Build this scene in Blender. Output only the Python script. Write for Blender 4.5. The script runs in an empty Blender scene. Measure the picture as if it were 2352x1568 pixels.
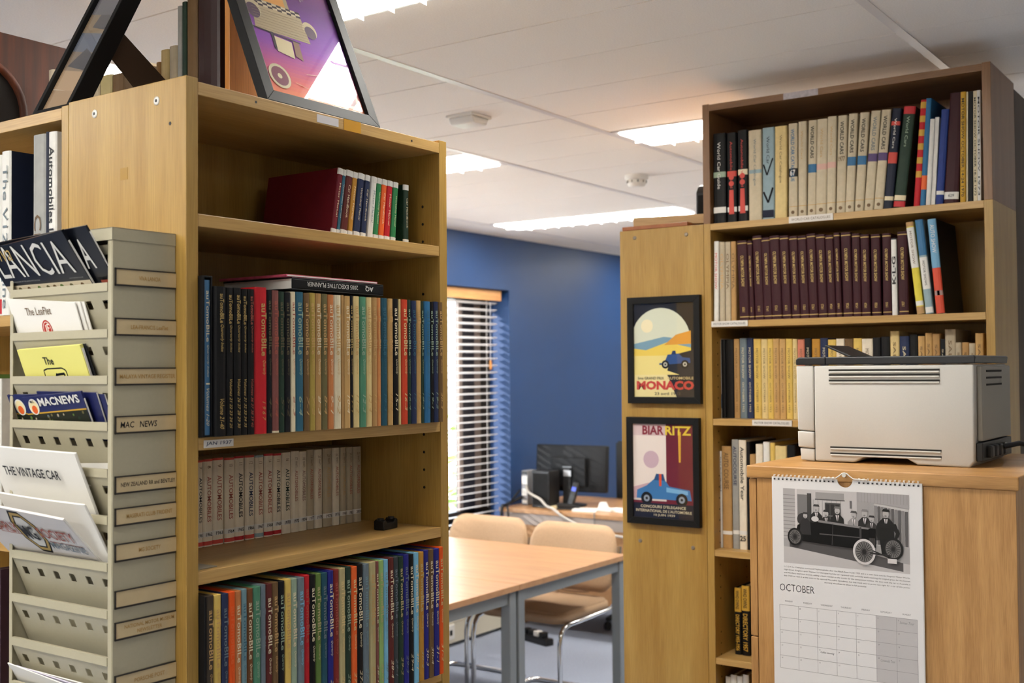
import bpy, bmesh, math, random
from mathutils import Vector, Matrix
random.seed(7)
S = bpy.context.scene
COL = S.collection
PI = math.pi

# ---------------------------------------------------------------- camera
FPX, PITCH, ROLL, YAW, CAM_H = 2619.75, 0.0251973, -0.0079112, 0.6089196, 1.595
def _camera():
    s, c = math.sin(YAW), math.cos(YAW)
    W = Matrix(((s, -c, 0), (0, 0, -1), (c, s, 0)))
    Rp = Matrix(((1, 0, 0), (0, math.cos(PITCH), math.sin(PITCH)), (0, -math.sin(PITCH), math.cos(PITCH))))
    Rr = Matrix(((math.cos(ROLL), -math.sin(ROLL), 0), (math.sin(ROLL), math.cos(ROLL), 0), (0, 0, 1)))
    T = Rr @ Rp @ W
    right, down, fwd = Vector(T[0]), Vector(T[1]), Vector(T[2])
    cd = bpy.data.cameras.new('camera')
    cd.sensor_width = 36.0
    cd.lens = FPX / 2352 * 36
    cd.clip_start = 0.05
    cd.dof.use_dof = True
    cd.dof.focus_distance = 2.05
    cd.dof.aperture_fstop = 6.5
    o = bpy.data.objects.new('camera', cd)
    m = Matrix((right, -down, -fwd)).transposed().to_4x4()
    m.translation = Vector((0, 0, CAM_H))
    o.matrix_world = m
    COL.objects.link(o)
    S.camera = o
_camera()

# ---------------------------------------------------------------- world, exposure
wd = bpy.data.worlds.new('sky'); S.world = wd
wd.use_nodes = True
bg = wd.node_tree.nodes['Background']
bg.inputs[0].default_value = (0.80, 0.90, 1.0, 1)
bg.inputs[1].default_value = 12.0
S.view_settings.view_transform = 'Standard'
S.view_settings.look = 'None'
S.view_settings.gamma = 1
S.view_settings.use_curve_mapping = False
S.view_settings.exposure = 0.0
LAMP_POWER = 31.0
LAMP_TINT = (1.0, 0.97, 0.90)
sl_ = bpy.data.lights.new('sun', 'SUN'); sl_.energy = 7.0; sl_.angle = math.radians(1.0); sl_.color = (1.0, .97, .95)
sun = bpy.data.objects.new('sun', sl_); COL.objects.link(sun)
sun.rotation_euler = Vector((.93, -.30, -.17)).to_track_quat('-Z', 'Y').to_euler()

# ---------------------------------------------------------------- materials
def lin(h):
    if not isinstance(h, str): return tuple(h)
    h = h.lstrip('#')
    v = [int(h[i:i + 2], 16) / 255 for i in (0, 2, 4)]
    return tuple(x / 12.92 if x <= .04045 else ((x + .055) / 1.055) ** 2.4 for x in v)
_M = {}
def mat(key, color, rough=.5, metal=0, coat=0, noise=.0, scale=30, bump=0, emit=0, spec=.5, stretch=None, trans=0):
    if key in _M: return _M[key]
    m = bpy.data.materials.new(key); m.use_nodes = True
    nt = m.node_tree; b = nt.nodes['Principled BSDF']
    c = lin(color)
    b.inputs['Base Color'].default_value = (*c, 1)
    b.inputs['Roughness'].default_value = rough
    b.inputs['Metallic'].default_value = metal
    b.inputs['Coat Weight'].default_value = coat
    b.inputs['Coat Roughness'].default_value = .08
    b.inputs['Specular IOR Level'].default_value = spec
    if trans: b.inputs['Transmission Weight'].default_value = trans
    if emit:
        b.inputs['Emission Color'].default_value = (*c, 1)
        b.inputs['Emission Strength'].default_value = emit
    if noise or bump:
        tc = nt.nodes.new('ShaderNodeTexCoord')
        nz = nt.nodes.new('ShaderNodeTexNoise')
        nz.inputs['Scale'].default_value = scale; nz.inputs['Detail'].default_value = 5
        src = tc.outputs['Object']
        if stretch:
            mp = nt.nodes.new('ShaderNodeMapping'); mp.inputs['Scale'].default_value = stretch
            nt.links.new(src, mp.inputs[0]); src = mp.outputs[0]
        nt.links.new(src, nz.inputs['Vector'])
        if noise:
            rp = nt.nodes.new('ShaderNodeValToRGB')
            rp.color_ramp.elements[0].position = .3; rp.color_ramp.elements[1].position = .7
            rp.color_ramp.elements[0].color = (*[x * (1 - noise) for x in c], 1)
            rp.color_ramp.elements[1].color = (*[min(1, x * (1 + noise)) for x in c], 1)
            nt.links.new(nz.outputs[0], rp.inputs[0]); nt.links.new(rp.outputs[0], b.inputs['Base Color'])
        if bump:
            bp = nt.nodes.new('ShaderNodeBump'); bp.inputs['Strength'].default_value = bump; bp.inputs['Distance'].default_value = .002
            nt.links.new(nz.outputs[0], bp.inputs['Height']); nt.links.new(bp.outputs[0], b.inputs['Normal'])
    _M[key] = m
    return m
def wood(key, c0, c1, c2, along='z', rough=.42, grain=1.0, coat=.1):
    """veneer: long soft bands plus fine pores, running along one axis of the object"""
    if key in _M: return _M[key]
    m = bpy.data.materials.new(key); m.use_nodes = True
    nt = m.node_tree; b = nt.nodes['Principled BSDF']
    tc = nt.nodes.new('ShaderNodeTexCoord')
    def noise(sc, across, long_, det):
        mp = nt.nodes.new('ShaderNodeMapping')
        v = [across] * 3; v['xyz'.index(along)] = long_
        mp.inputs['Scale'].default_value = v
        n = nt.nodes.new('ShaderNodeTexNoise'); n.inputs['Scale'].default_value = sc; n.inputs['Detail'].default_value = det
        nt.links.new(tc.outputs['Object'], mp.inputs[0]); nt.links.new(mp.outputs[0], n.inputs['Vector'])
        return n
    n1 = noise(4 * grain, 6, .55, 4); n2 = noise(30 * grain, 14, .45, 3)
    r1 = nt.nodes.new('ShaderNodeValToRGB')
    e = r1.color_ramp.elements
    e[0].position = .28; e[0].color = (*lin(c0), 1); e[1].position = .74; e[1].color = (*lin(c2), 1)
    k = e.new(.5); k.color = (*lin(c1), 1)
    nt.links.new(n1.outputs[0], r1.inputs[0])
    r2 = nt.nodes.new('ShaderNodeValToRGB')
    r2.color_ramp.elements[0].position = .35; r2.color_ramp.elements[0].color = (.80, .76, .70, 1)
    r2.color_ramp.elements[1].position = .6; r2.color_ramp.elements[1].color = (1, 1, 1, 1)
    nt.links.new(n2.outputs[0], r2.inputs[0])
    mx = nt.nodes.new('ShaderNodeMix'); mx.data_type = 'RGBA'; mx.blend_type = 'MULTIPLY'; mx.inputs[0].default_value = .8
    nt.links.new(r1.outputs[0], mx.inputs[6]); nt.links.new(r2.outputs[0], mx.inputs[7])
    nt.links.new(mx.outputs[2], b.inputs['Base Color'])
    b.inputs['Roughness'].default_value = rough
    b.inputs['Coat Weight'].default_value = coat
    b.inputs['Coat Roughness'].default_value = .25
    _M[key] = m
    return m
def glass(key, ior_f=.06):
    if key in _M: return _M[key]
    m = bpy.data.materials.new(key); m.use_nodes = True
    nt = m.node_tree; nt.nodes.remove(nt.nodes['Principled BSDF'])
    out = nt.nodes['Material Output']
    t = nt.nodes.new('ShaderNodeBsdfTransparent'); g = nt.nodes.new('ShaderNodeBsdfGlossy')
    g.inputs['Roughness'].default_value = .015
    lw = nt.nodes.new('ShaderNodeLayerWeight')                 # Schlick reflectance, the same from both sides of the pane
    pw = nt.nodes.new('ShaderNodeMath'); pw.operation = 'POWER'; pw.inputs[1].default_value = 5
    f = nt.nodes.new('ShaderNodeMath'); f.operation = 'MULTIPLY_ADD'; f.inputs[1].default_value = .94; f.inputs[2].default_value = .035
    nt.links.new(lw.outputs['Facing'], pw.inputs[0]); nt.links.new(pw.outputs[0], f.inputs[0])
    x = nt.nodes.new('ShaderNodeMixShader')
    nt.links.new(f.outputs[0], x.inputs[0]); nt.links.new(t.outputs[0], x.inputs[1]); nt.links.new(g.outputs[0], x.inputs[2])
    nt.links.new(x.outputs[0], out.inputs[0])
    _M[key] = m
    return m
BIRCH = wood('birch_veneer', '#a07a36', '#ab8742', '#b5934d', 'z')
BIRCH_X = wood('birch_veneer_lengthwise', '#b08a4c', '#ba9558', '#c5a266', 'x')
BIRCH_DK = wood('birch_veneer_shaded', '#75502e', '#805a36', '#8a6440', 'z')  # same birch, with the extension's shade put into the colour
BIRCH_DKX = wood('birch_veneer_shaded_lengthwise', '#75502e', '#805a36', '#8a6440', 'x')
OAK = wood('oak_laminate', '#a87a45', '#b98a52', '#c6985f', 'z', grain=2.2, rough=.5)
OAK_X = wood('oak_laminate_lengthwise', '#a87a45', '#b98a52', '#c6985f', 'x', grain=2.2, rough=.45)
PINE = wood('pine', '#b87430', '#cf8c42', '#dc9d55', 'z', rough=.45)
PINE_X = wood('pine_lengthwise', '#a88658', '#b89666', '#c4a474', 'x', rough=.6)
BURL = wood('varnished_walnut', '#2a120a', '#55260f', '#7a3a18', 'z', rough=.7, coat=0)
BEECH = wood('beech_laminate', '#b08258', '#ba8c60', '#c29568', 'y', rough=.38, coat=.2)
BLACK = mat('black_plastic', '#101012', .45)
FRAMEBLK = mat('black_painted_frame', '#0c0c0c', .6, spec=.25)
VENEER_SHADED = wood('veneer_shaded', '#3a2a1c', '#463424', '#523e2c', 'z', rough=.6, coat=0)  # wood darkened for the shade on the rear bookcase
CHROME = mat('chrome', '#d8d8d8', .12, metal=1)
STEEL = mat('grey_painted_steel', '#7d8388', .42)
WHITE = mat('white_plastic', '#e6e3dc', .4)
PAPER = mat('white_paper', '#e9e6df', .7)
PAGES = mat('book_pages', '#cfc3a4', .8, noise=.12, scale=120, stretch=(1, .02, .02))
RACK = mat('putty_grey_enamel', '#aba48c', .42, noise=.02, scale=200)
GLASS = glass('clear_glass')
C = dict(ivory_shaded='#c6b99e', black='#0d0d0f', gold='#b79a5a', rust='#a05040', ink='#0e1016', dimgold='#5b5238', mauve='#7c4a45', pine='#23382c', cream='#dccfae',
  teal='#2f5f73', sage='#93a690', umber='#6b5234', tan='#c09a62', olive='#a89248', camel='#b08a58', moss='#6a6342', terracotta='#c07a48', sand='#d6bf86',
  green='#4e8468', apricot='#cf8a55', petrol='#24505f', vermilion='#c8452a', navy='#26304f', blue='#2f6a94', red='#b81f28', umber2='#40362c', straw='#d6b660',
  vermilion2='#e2561c', steel='#6f8f97', brown='#6e4426', slate='#6b7880', maroon='#5a2422', leaf='#5f7a3c', royal='#23267a', darkred='#7e2a26', khaki='#b3a678',
  orange='#e0622a', leaf2='#8fb26a', sky='#79b4d2', charcoal='#3a4246', ochre='#b58332', ivory='#e0d5c0', plum='#6b1a26', pearl='#dcdad4', leaf3='#2f7d4c',
  coral='#c8453a', steel2='#8fa5ac', navyblack='#1b2133', bottle='#24382c', royal2='#263a7c', oxblood='#36121a', mustard='#c49a34', stone='#b3a68e', stone2='#9a9a96',
  butter='#d8c84a', sky2='#6d9fc0', coral2='#c87a62')
NAMES = dict(ivory_shaded='ivory', ink='near-black', dimgold='dull gold', mauve='dusty maroon', pine='dark green', umber='brown', olive='olive', camel='light brown', moss='olive grey', sand='sandy',
  apricot='pale orange', petrol='dark teal', vermilion='orange-red', umber2='dark brown', straw='straw yellow', vermilion2='bright orange', steel='grey-teal', slate='slate grey', leaf='leaf green',
  royal='royal blue', darkred='dark red', leaf2='light green', sky='sky blue', charcoal='charcoal', ivory='ivory', pearl='white', leaf3='green', coral='red', steel2='grey-blue',
  navyblack='blackish navy', bottle='bottle green', royal2='deep blue', oxblood='oxblood', mustard='mustard', stone='stone grey', stone2='grey', butter='bright yellow', sky2='light blue', coral2='pinkish')
def cname(c): return NAMES.get(c, c)
def cmat(c): return mat('cover_' + c, C[c], .55, noise=.07, scale=60, bump=.05, spec=.25)
def imat(c): return mat('print_' + c, C[c], .6)

# ---------------------------------------------------------------- mesh helpers
class MB:
    def __init__(s): s.v = []; s.f = []; s.m = []; s.sm = []
    def add(s, vs, fs, mi=0, smooth=False):
        n = len(s.v); s.v += [tuple(v) for v in vs]
        for f in fs: s.f.append(tuple(i + n for i in f)); s.m.append(mi); s.sm.append(smooth)
        return s
    def box(s, x0, x1, y0, y1, z0, z1, mi=0):
        return s.add([(x0, y0, z0), (x1, y0, z0), (x1, y1, z0), (x0, y1, z0), (x0, y0, z1), (x1, y0, z1), (x1, y1, z1), (x0, y1, z1)],
                     [(0, 3, 2, 1), (4, 5, 6, 7), (0, 1, 5, 4), (1, 2, 6, 5), (2, 3, 7, 6), (3, 0, 4, 7)], mi)
    def prism(s, poly, a, b, axis='y', mi=0):
        """poly in the two other axes (x,z for y; x,y for z; y,z for x), extruded a..b along axis"""
        n = len(poly)
        def P(p, t): return {'y': (p[0], t, p[1]), 'z': (p[0], p[1], t), 'x': (t, p[0], p[1])}[axis]
        vs = [P(p, a) for p in poly] + [P(p, b) for p in poly]
        fs = [tuple(range(n)), tuple(range(2 * n - 1, n - 1, -1))] + [(i, i + n, (i + 1) % n + n, (i + 1) % n) for i in range(n)]
        return s.add(vs, fs, mi)
    def tube(s, pts, r, n=8, mi=0, caps=True):
        pts = [Vector(p) for p in pts]; rings = []; up = None
        for i, p in enumerate(pts):
            t = ((pts[min(i + 1, len(pts) - 1)] - pts[max(i - 1, 0)])).normalized()
            if up is None: up = t.orthogonal().normalized()
            up = (up - t * up.dot(t)).normalized(); w = t.cross(up)
            rr = r[i] if isinstance(r, (list, tuple)) else r
            rings.append([p + (up * math.cos(a) + w * math.sin(a)) * rr for a in [2 * PI * k / n for k in range(n)]])
        vs = [v for R in rings for v in R]; fs = []
        for i in range(len(rings) - 1):
            for k in range(n): fs.append((i * n + k, i * n + (k + 1) % n, (i + 1) * n + (k + 1) % n, (i + 1) * n + k))
        s.add(vs, fs, mi, True)
        if caps:
            L = len(vs) - n
            s.add(rings[0], [tuple(range(n - 1, -1, -1))], mi); s.add(rings[-1], [tuple(range(n))], mi)
        return s
    def lathe(s, prof, c=(0, 0, 0), axis='z', n=20, mi=0, smooth=True):
        vs = []; fs = []
        for r, h in prof:
            for k in range(n):
                a = 2 * PI * k / n; u, w = r * math.cos(a), r * math.sin(a)
                vs.append({'z': (c[0] + u, c[1] + w, c[2] + h), 'y': (c[0] + u, c[1] + h, c[2] + w), 'x': (c[0] + h, c[1] + u, c[2] + w)}[axis])
        for i in range(len(prof) - 1):
            for k in range(n): fs.append((i * n + k, i * n + (k + 1) % n, (i + 1) * n + (k + 1) % n, (i + 1) * n + k))
        s.add(vs, fs, mi, smooth)
        s.add(vs[:n], [tuple(range(n))], mi); s.add(vs[-n:], [tuple(range(n))], mi)
        return s
    def mesh(s, name, mats):
        me = bpy.data.meshes.new(name); me.from_pydata(s.v, [], s.f)
        for m in (mats if isinstance(mats, (list, tuple)) else [mats]): me.materials.append(m)
        me.polygons.foreach_set('material_index', s.m); me.polygons.foreach_set('use_smooth', s.sm)
        bm = bmesh.new(); bm.from_mesh(me); bmesh.ops.recalc_face_normals(bm, faces=bm.faces); bm.to_mesh(me); bm.free()
        return me
    def build(s, name, mats, parent=None, bevel=0, seg=2):
        return link(name, s.mesh(name, mats), parent, bevel, seg)
def link(name, me, parent=None, bevel=0, seg=2):
    o = bpy.data.objects.new(name, me); COL.objects.link(o); o.parent = parent
    if bevel:
        b = o.modifiers.new('bevel', 'BEVEL'); b.width = bevel; b.segments = seg; b.limit_method = 'ANGLE'; b.harden_normals = False
        if seg > 2:
            for p in me.polygons: p.use_smooth = True
    return o
def tag(o, label, cat, group=None, kind=None):
    if label: o['label'] = label
    if cat: o['category'] = cat
    if group: o['group'] = group
    if kind: o['kind'] = kind
    return o
def thing(name, label, cat, loc=(0, 0, 0), rz=0, group=None, ry=0, rx=0):
    o = bpy.data.objects.new(name, None); COL.objects.link(o); o.empty_display_size = .05
    o.location = loc; o.rotation_euler = (rx, ry, rz)
    return tag(o, label, cat, group)
def struct(o): o['kind'] = 'structure'; return o
def box(name, m, parent, x0, x1, y0, y1, z0, z1, bevel=0, seg=2):
    return MB().box(x0, x1, y0, y1, z0, z1).build(name, m, parent, bevel, seg)
_T = {}
def text_mesh(s, bold=0.0, shear=0.0):
    k = (s, bold, shear)
    if k not in _T:
        cu = bpy.data.curves.new('t', 'FONT'); cu.body = s; cu.size = 1; cu.resolution_u = 2; cu.offset = bold; cu.shear = shear
        ob = bpy.data.objects.new('t', cu)
        me = bpy.data.meshes.new_from_object(ob)
        xs = [v.co.x for v in me.vertices] or [0, 1]; yy = [v.co.y for v in me.vertices] or [0, 1]
        x0, x1, y0, y1 = min(xs), max(xs), min(yy), max(yy)
        for v in me.vertices: v.co = ((v.co.x - x0) / (x1 - x0), (v.co.y - y0) / (y1 - y0), 0)
        me.name = 'lettering'
        bpy.data.objects.remove(ob); bpy.data.curves.remove(cu)
        _T[k] = (me, x1 - x0, y1 - y0)
    return _T[k]
def text(s, parent, org, xd, yd, length, height, m, name='lettering', bold=0.0, shear=0.0):
    """lettering that fills length x height from its lower left corner"""
    if not s.strip(): return None
    me, w, h = text_mesh(s, bold, shear)
    if height is None: height = length * h / w
    if length is None: length = height * w / h
    me2 = me.copy() if me.materials else me
    if not me2.materials: me2.materials.append(m)
    else: me2.materials[0] = m
    o = bpy.data.objects.new(name, me2); COL.objects.link(o); o.parent = parent
    xd, yd = Vector(xd).normalized(), Vector(yd).normalized(); n = xd.cross(yd).normalized(); yd = n.cross(xd)
    M = Matrix((xd * length, yd * height, n)).transposed().to_4x4(); M.translation = Vector(org)
    o.matrix_local = M
    return o
class Pic:
    """flat print on a real surface: coloured shapes laid over each other a hair apart"""
    def __init__(s, org, xd, yd, w, h): s.o = Vector(org); s.x = Vector(xd).normalized() * w; s.y = Vector(yd).normalized() * h; s.n = s.x.cross(s.y).normalized(); s.mb = MB(); s.mats = []; s.k = 0; s.ar = h / w
    def poly(s, pts, col):
        m = mat('ink_' + str(col), C.get(col, col), .6, spec=.2)
        if m not in s.mats: s.mats.append(m)
        s.k += 1
        vs = [s.o + s.x * p[0] + s.y * p[1] + s.n * (.00012 + .000012 * s.k) for p in pts]
        s.mb.add(vs, [tuple(range(len(pts)))], s.mats.index(m)); return s
    def rect(s, x0, y0, x1, y1, c): return s.poly([(x0, y0), (x1, y0), (x1, y1), (x0, y1)], c)
    def disc(s, cx, cy, r, c, ry=None, a0=0, a1=2 * PI, n=20):
        ry = r / s.ar if ry is None else ry
        return s.poly([(cx + r * math.cos(a0 + (a1 - a0) * k / n), cy + ry * math.sin(a0 + (a1 - a0) * k / n)) for k in range(n if a1 - a0 > 6.2 else n + 1)], c)
    def line(s, a, b, w, c):
        d = Vector((b[0] - a[0], (b[1] - a[1]) * s.ar)); d.normalize(); nx, ny = -d.y * w / 2, d.x * w / 2 / s.ar
        return s.poly([(a[0] - nx, a[1] - ny), (b[0] - nx, b[1] - ny), (b[0] + nx, b[1] + ny), (a[0] + nx, a[1] + ny)], c)
    def build(s, name, parent): 
        me = bpy.data.meshes.new(name); me.from_pydata(s.mb.v, [], s.mb.f)
        for m in s.mats: me.materials.append(m)
        me.polygons.foreach_set('material_index', s.mb.m)
        return link(name, me, parent)
    def pt(s, u, v, up=.0012): return s.o + s.x * u + s.y * v + s.n * up
ORD = 'zeroth first second third fourth fifth sixth seventh eighth ninth tenth eleventh twelfth thirteenth fourteenth fifteenth sixteenth seventeenth eighteenth nineteenth twentieth'.split()
def nth(i):
    if i <= 20: return ORD[i]
    t = {2: 'twent', 3: 'thirt', 4: 'fort'}[i // 10]
    return t + 'ieth' if i % 10 == 0 else t + 'y-' + ORD[i % 10]
# ---------------------------------------------------------------- room shell
X0, X1, Y0, YW, ZC = -2.6, 8.7, -2.7, 4.146, 2.437
CARPET = mat('blue_grey_carpet', '#979fb0', .95, noise=.18, scale=180, bump=.3)
WALLW = mat('cream_painted_wall', '#e6dfd0', .7, noise=.02, scale=8)
BLUE = mat('navy_blue_painted_wall', '#153a6a', .5, noise=.04, scale=5)
TILE = mat('white_mineral_tile', '#f2eee8', .85, noise=.05, scale=260, bump=.12)
RAIL = mat('white_enamelled_rail', '#dedad8', .35)
struct(box('floor', CARPET, None, X0, X1, Y0, YW + .4, -.1, 0))
wl = struct(box('wall_left', WALLW, None, X0 - .15, X0, Y0, YW + .4, 0, 2.7))
wr = struct(box('wall_right', WALLW, None, X1, X1 + .15, Y0, YW + .4, 0, 2.7))
wf = struct(box('wall_front', mat('grey_painted_wall', '#b3aca2', .7, noise=.03, scale=6), None, X0 - .15, X1 + .15, Y0 - .15, Y0, 0, 2.7))
WX0, WX1, WZ0, WZ1 = 2.60, 5.917, .658, 2.101          # window opening in the blue wall
b = MB()
b.box(X0, WX0, YW, YW + .34, 0, 2.7).box(WX1, X1, YW, YW + .34, 0, 2.7)
b.box(WX0, WX1, YW, YW + .34, 0, WZ0).box(WX0, WX1, YW, YW + .34, WZ1, 2.7)
struct(b.build('wall_back', BLUE))
# cream trunking along the foot of the blue wall
b = MB().box(X0, X1, YW - .055, YW, .02, .15).box(X0, X1, YW - .058, YW - .05, .135, .152)
bb = struct(b.build('baseboard_back', mat('cream_pvc', '#d9d2bf', .4), None, .003))
sk = box('socket_plate', WHITE, bb, 5.10, 5.25, YW - .066, YW - .055, .045, .13, .003)
for sx in (5.135, 5.215): box('socket_hole', BLACK, sk, sx - .012, sx + .012, YW - .0668, YW - .0655, .07, .1)
# ceiling: slab, planks laid between rails
ceil = struct(box('ceiling', mat('ceiling_slab', '#5a5752', .9), None, X0 - .15, X1 + .15, Y0 - .15, YW + .4, 2.55, 2.7))
PX, P0 = .300, 2.010
RY = [-2.221, -1.015, .191, .822, 2.028, 2.659, 3.874]
bays = [(Y0, RY[0])] + [(RY[i], RY[i + 1]) for i in range(6)] + [(RY[6], YW)]
LIGHT_X = [-1.74, .06, 1.86, 3.66, 5.46, 7.26]
LIGHT_BAY = [4, 6]
n0 = int((X0 - P0) / PX) - 1
_tm = {}
def plank(w, d):
    k = (round(w, 3), round(d, 3))
    if k not in _tm:
        t = .0007; c = .0022
        b = MB(); x0, x1, y0, y1 = t, w - t, .011, d - .011
        b.add([(x0, y0, .006), (x1, y0, .006), (x1, y1, .006), (x0, y1, .006), (x0 + c, y0, 0), (x1 - c, y0, 0), (x1 - c, y1, 0), (x0 + c, y1, 0), (x0, y0, .02), (x1, y0, .02), (x1, y1, .02), (x0, y1, .02)],
              [(7, 6, 5, 4), (0, 1, 5, 4), (1, 2, 6, 5), (2, 3, 7, 6), (3, 0, 4, 7), (8, 9, 10, 11), (0, 1, 9, 8), (1, 2, 10, 9), (2, 3, 11, 10), (3, 0, 8, 11)])
        _tm[k] = b.mesh('ceiling_tile', TILE)
    return _tm[k]
for bi, (a, c) in enumerate(bays):
    x = P0 + n0 * PX
    while x < X1:
        xe = x + PX
        if any(x - .14 < lx - .15 < x + .14 and (bi in LIGHT_BAY or (bi == 1 and q == 1)) for q, lx in enumerate(LIGHT_X)):
            x = xe; continue
        o = link('ceiling_tile', plank(PX, c - a), ceil); o.location = (x, a, ZC + random.uniform(0, .0012))
        x = xe
for r in RY:
    b = MB().box(X0, X1, r - .0125, r + .0125, ZC - .0015, ZC + .004).box(X0, X1, r - .003, r + .003, ZC + .004, 2.55)
    b.build('ceiling_rail', RAIL, ceil)
b = MB().box(X0, X1, YW - .022, YW, ZC - .004, ZC + .01); b.build('edge_trim', RAIL, ceil)

# recessed fluorescent fittings with white louvres
LAMP = mat('fluorescent_tube_glow', LAMP_TINT, .5, emit=LAMP_POWER)
LOUVRE = mat('white_louvre', '#f0efe9', .3)
def fitting(lx, ya, yb, label):
    t = thing('ceiling_light', label, 'ceiling light', (lx, (ya + yb) / 2, ZC), 0, 'recessed louvred ceiling lights')
    h = (yb - ya) / 2 - .014; w = PX / 2 - .003
    f = MB()
    for s in (-1, 1):
        f.box(min(s * w, s * (w - .018)), max(s * w, s * (w - .018)), -h, h, -.002, .09)
        f.box(-w + .018, w - .018, min(s * h, s * (h - .018)), max(s * h, s * (h - .018)), -.002, .09)
    f.box(-w, w, -h, h, .085, .092)
    f.build('housing', RAIL, t)
    box('diffuser', LAMP, t, -w + .022, w - .022, -h + .022, h - .022, -.007, .03)
    n = 11
    for i in range(n):
        y = -h + .018 + (2 * h - .036) * (i + 1) / (n + 1)
        prof = [(-w + .018, -.007), (-w + .018, -.018)]
        prof += [(-w + .018 + (2 * w - .036) * k / 10, -.018 + .007 * math.sin(PI * k / 10)) for k in range(1, 10)]
        prof += [(w - .018, -.018), (w - .018, -.007)]
        MB().prism(prof, y - .0012, y + .0012, 'y').build('louvre_blade', LOUVRE, t)
    b = MB().box(-.0012, .0012, -h + .018, h - .018, -.018, -.007); b.build('centre_spine', LOUVRE, t)
    return t
lab = {(2, 4): 'lit ceiling light cut by the top edge above the purple framed poster', (3, 4): 'lit ceiling light just left of the tall right bookcase top',
       (3, 6): 'lit ceiling light beside the upper right end of the front bookcase', (4, 6): 'far lit ceiling light with scalloped louvres in front of the blue wall'}
k = 0
for i, lx in enumerate(LIGHT_X):
    for bi in LIGHT_BAY + ([1] if i == 1 else []):  # one extra unseen fitting, added to brighten the front bookcase
        k += 1
        fitting(lx, bays[bi][0], bays[bi][1], lab.get((i, bi), 'lit louvred ceiling light out of view, row %s bay %s' % (nth(i + 1), nth(bi))))
# detectors
t = thing('ceiling_sensor', 'square white sensor box on the ceiling above the blinds', 'sensor', (3.010, 2.267, ZC))
box('mounting_plate', WHITE, t, -.055, .055, -.055, .055, -.008, .002, .003)
MB().prism([(-.05, -.008), (.05, -.008), (.036, -.03), (-.036, -.03)], -.05, .05, 'y').build('sensor_cover', WHITE, t, .006, 3)
t = thing('smoke_detector', 'round white smoke detector on the ceiling near the bookcase gap', 'smoke detector', (4.366, 2.377, ZC))
MB().lathe([(.052, .002), (.052, -.014), (.045, -.02)]).build('detector_base', WHITE, t)
MB().lathe([(.04, -.02), (.042, -.03), (.036, -.046), (.02, -.05)]).build('detector_head', WHITE, t)
b = MB()
for q in range(10):
    a = 2 * PI * q / 10; b.tube([(.041 * math.cos(a), .041 * math.sin(a), -.024), (.041 * math.cos(a), .041 * math.sin(a), -.034)], .004, 4)
b.build('vents', mat('vent_grey', '#8f8c86', .6), t)

# window in its deep reveal
DKW = mat('dark_stained_window_wood', '#211a15', .4)
GRW = mat('grey_brown_window_wood', '#7a6a60', .6)  # lighter grey-brown than the rest of the frame
w1 = struct(thing('window_1', 'dark-framed window behind the white blind in the blue wall', 'window', (0, 0, 0)))
b = MB()
ya, yb = 4.355, 4.415
b.box(WX1 - .012, WX1, ya, yb, WZ0, WZ1).box(WX0, WX0 + .07, ya, yb, WZ0, WZ1).box(WX0, WX1, ya, yb, WZ0, WZ0 + .06).box(WX0, WX1, ya, yb, WZ1 - .06, WZ1)
b.box(5.700, 5.824, ya, yb, WZ0, WZ1).box(5.900, WX1, 4.30, ya, WZ0, WZ1)  # wide dark post stands in for the shaded view outside
for mx in (3.4, 4.5): b.box(mx, mx + .08, ya, yb, WZ0, WZ1)
b.build('window_frame', DKW, w1, .003)
box('sash_stile', GRW, w1, 5.824, 5.905, ya + .01, yb + .02, WZ0 + .06, WZ1 - .06, .003)
box('sash_stile', GRW, w1, 5.664, 5.700, ya, ya + .02, WZ0 + .06, WZ1 - .06, .003)
for pa, pb in ((WX0 + .07, 3.4), (3.48, 4.5), (4.58, 5.664)): box('pane', GLASS, w1, pa, pb, ya + .03, ya + .036, WZ0 + .06, WZ1 - .06)
box('window_sill', WHITE, w1, WX0, WX1, YW - .02, ya, WZ0 - .02, WZ0, .004)
# venetian blind
bl = thing('venetian_blind', 'white slatted venetian blind with orange wood pelmet across the window', 'blind', (0, 0, 0))
SL = mat('white_blind_slat', '#e8e4e2', .35)
BX0, BX1, BY = 2.66, 5.863, 4.225
box('pelmet', wood('pelmet_wood', '#c98d4e', '#d49a5c', '#dba468', 'x'), bl, BX0 - .02, BX1 + .01, BY - .05, BY - .035, 2.032, 2.097, .002)
box('head_rail', SL, bl, BX0, BX1, BY - .025, BY + .025, 2.045, 2.09)
sm = MB()
th = .0026
prof = [(-.024, .004), (-.012, .001), (0, 0), (.012, .001), (.024, .004)]
poly = [(y, z + th / 2) for y, z in prof] + [(y, z - th / 2) for y, z in reversed(prof)]
sm.prism(poly, BX0, BX1, 'x')
sme = sm.mesh('slat', SL)
for i in range(32):
    o = link('slat', sme, bl); o.location = (0, BY, 2.012 - .0434 * i); o.rotation_euler = (math.radians(-9), 0, 0)
for cx in (BX1 - .12, BX1 - .55, 4.4, 3.6, BX0 + .2):
    MB().tube([(cx, BY - .027, 2.03), (cx, BY - .027, .75)], .0012, 5).build('ladder_cord', SL, bl)
MB().tube([(BX1 - .09, BY - .035, 2.02), (BX1 - .09, BY - .035, 1.66)], .0012, 5).build('pull_cord', SL, bl)
MB().lathe([(.004, 0), (.008, -.015), (.008, -.055), (.005, -.06)], (BX1 - .09, BY - .035, 1.66)).build('cord_toggle', PINE, bl)
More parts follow.
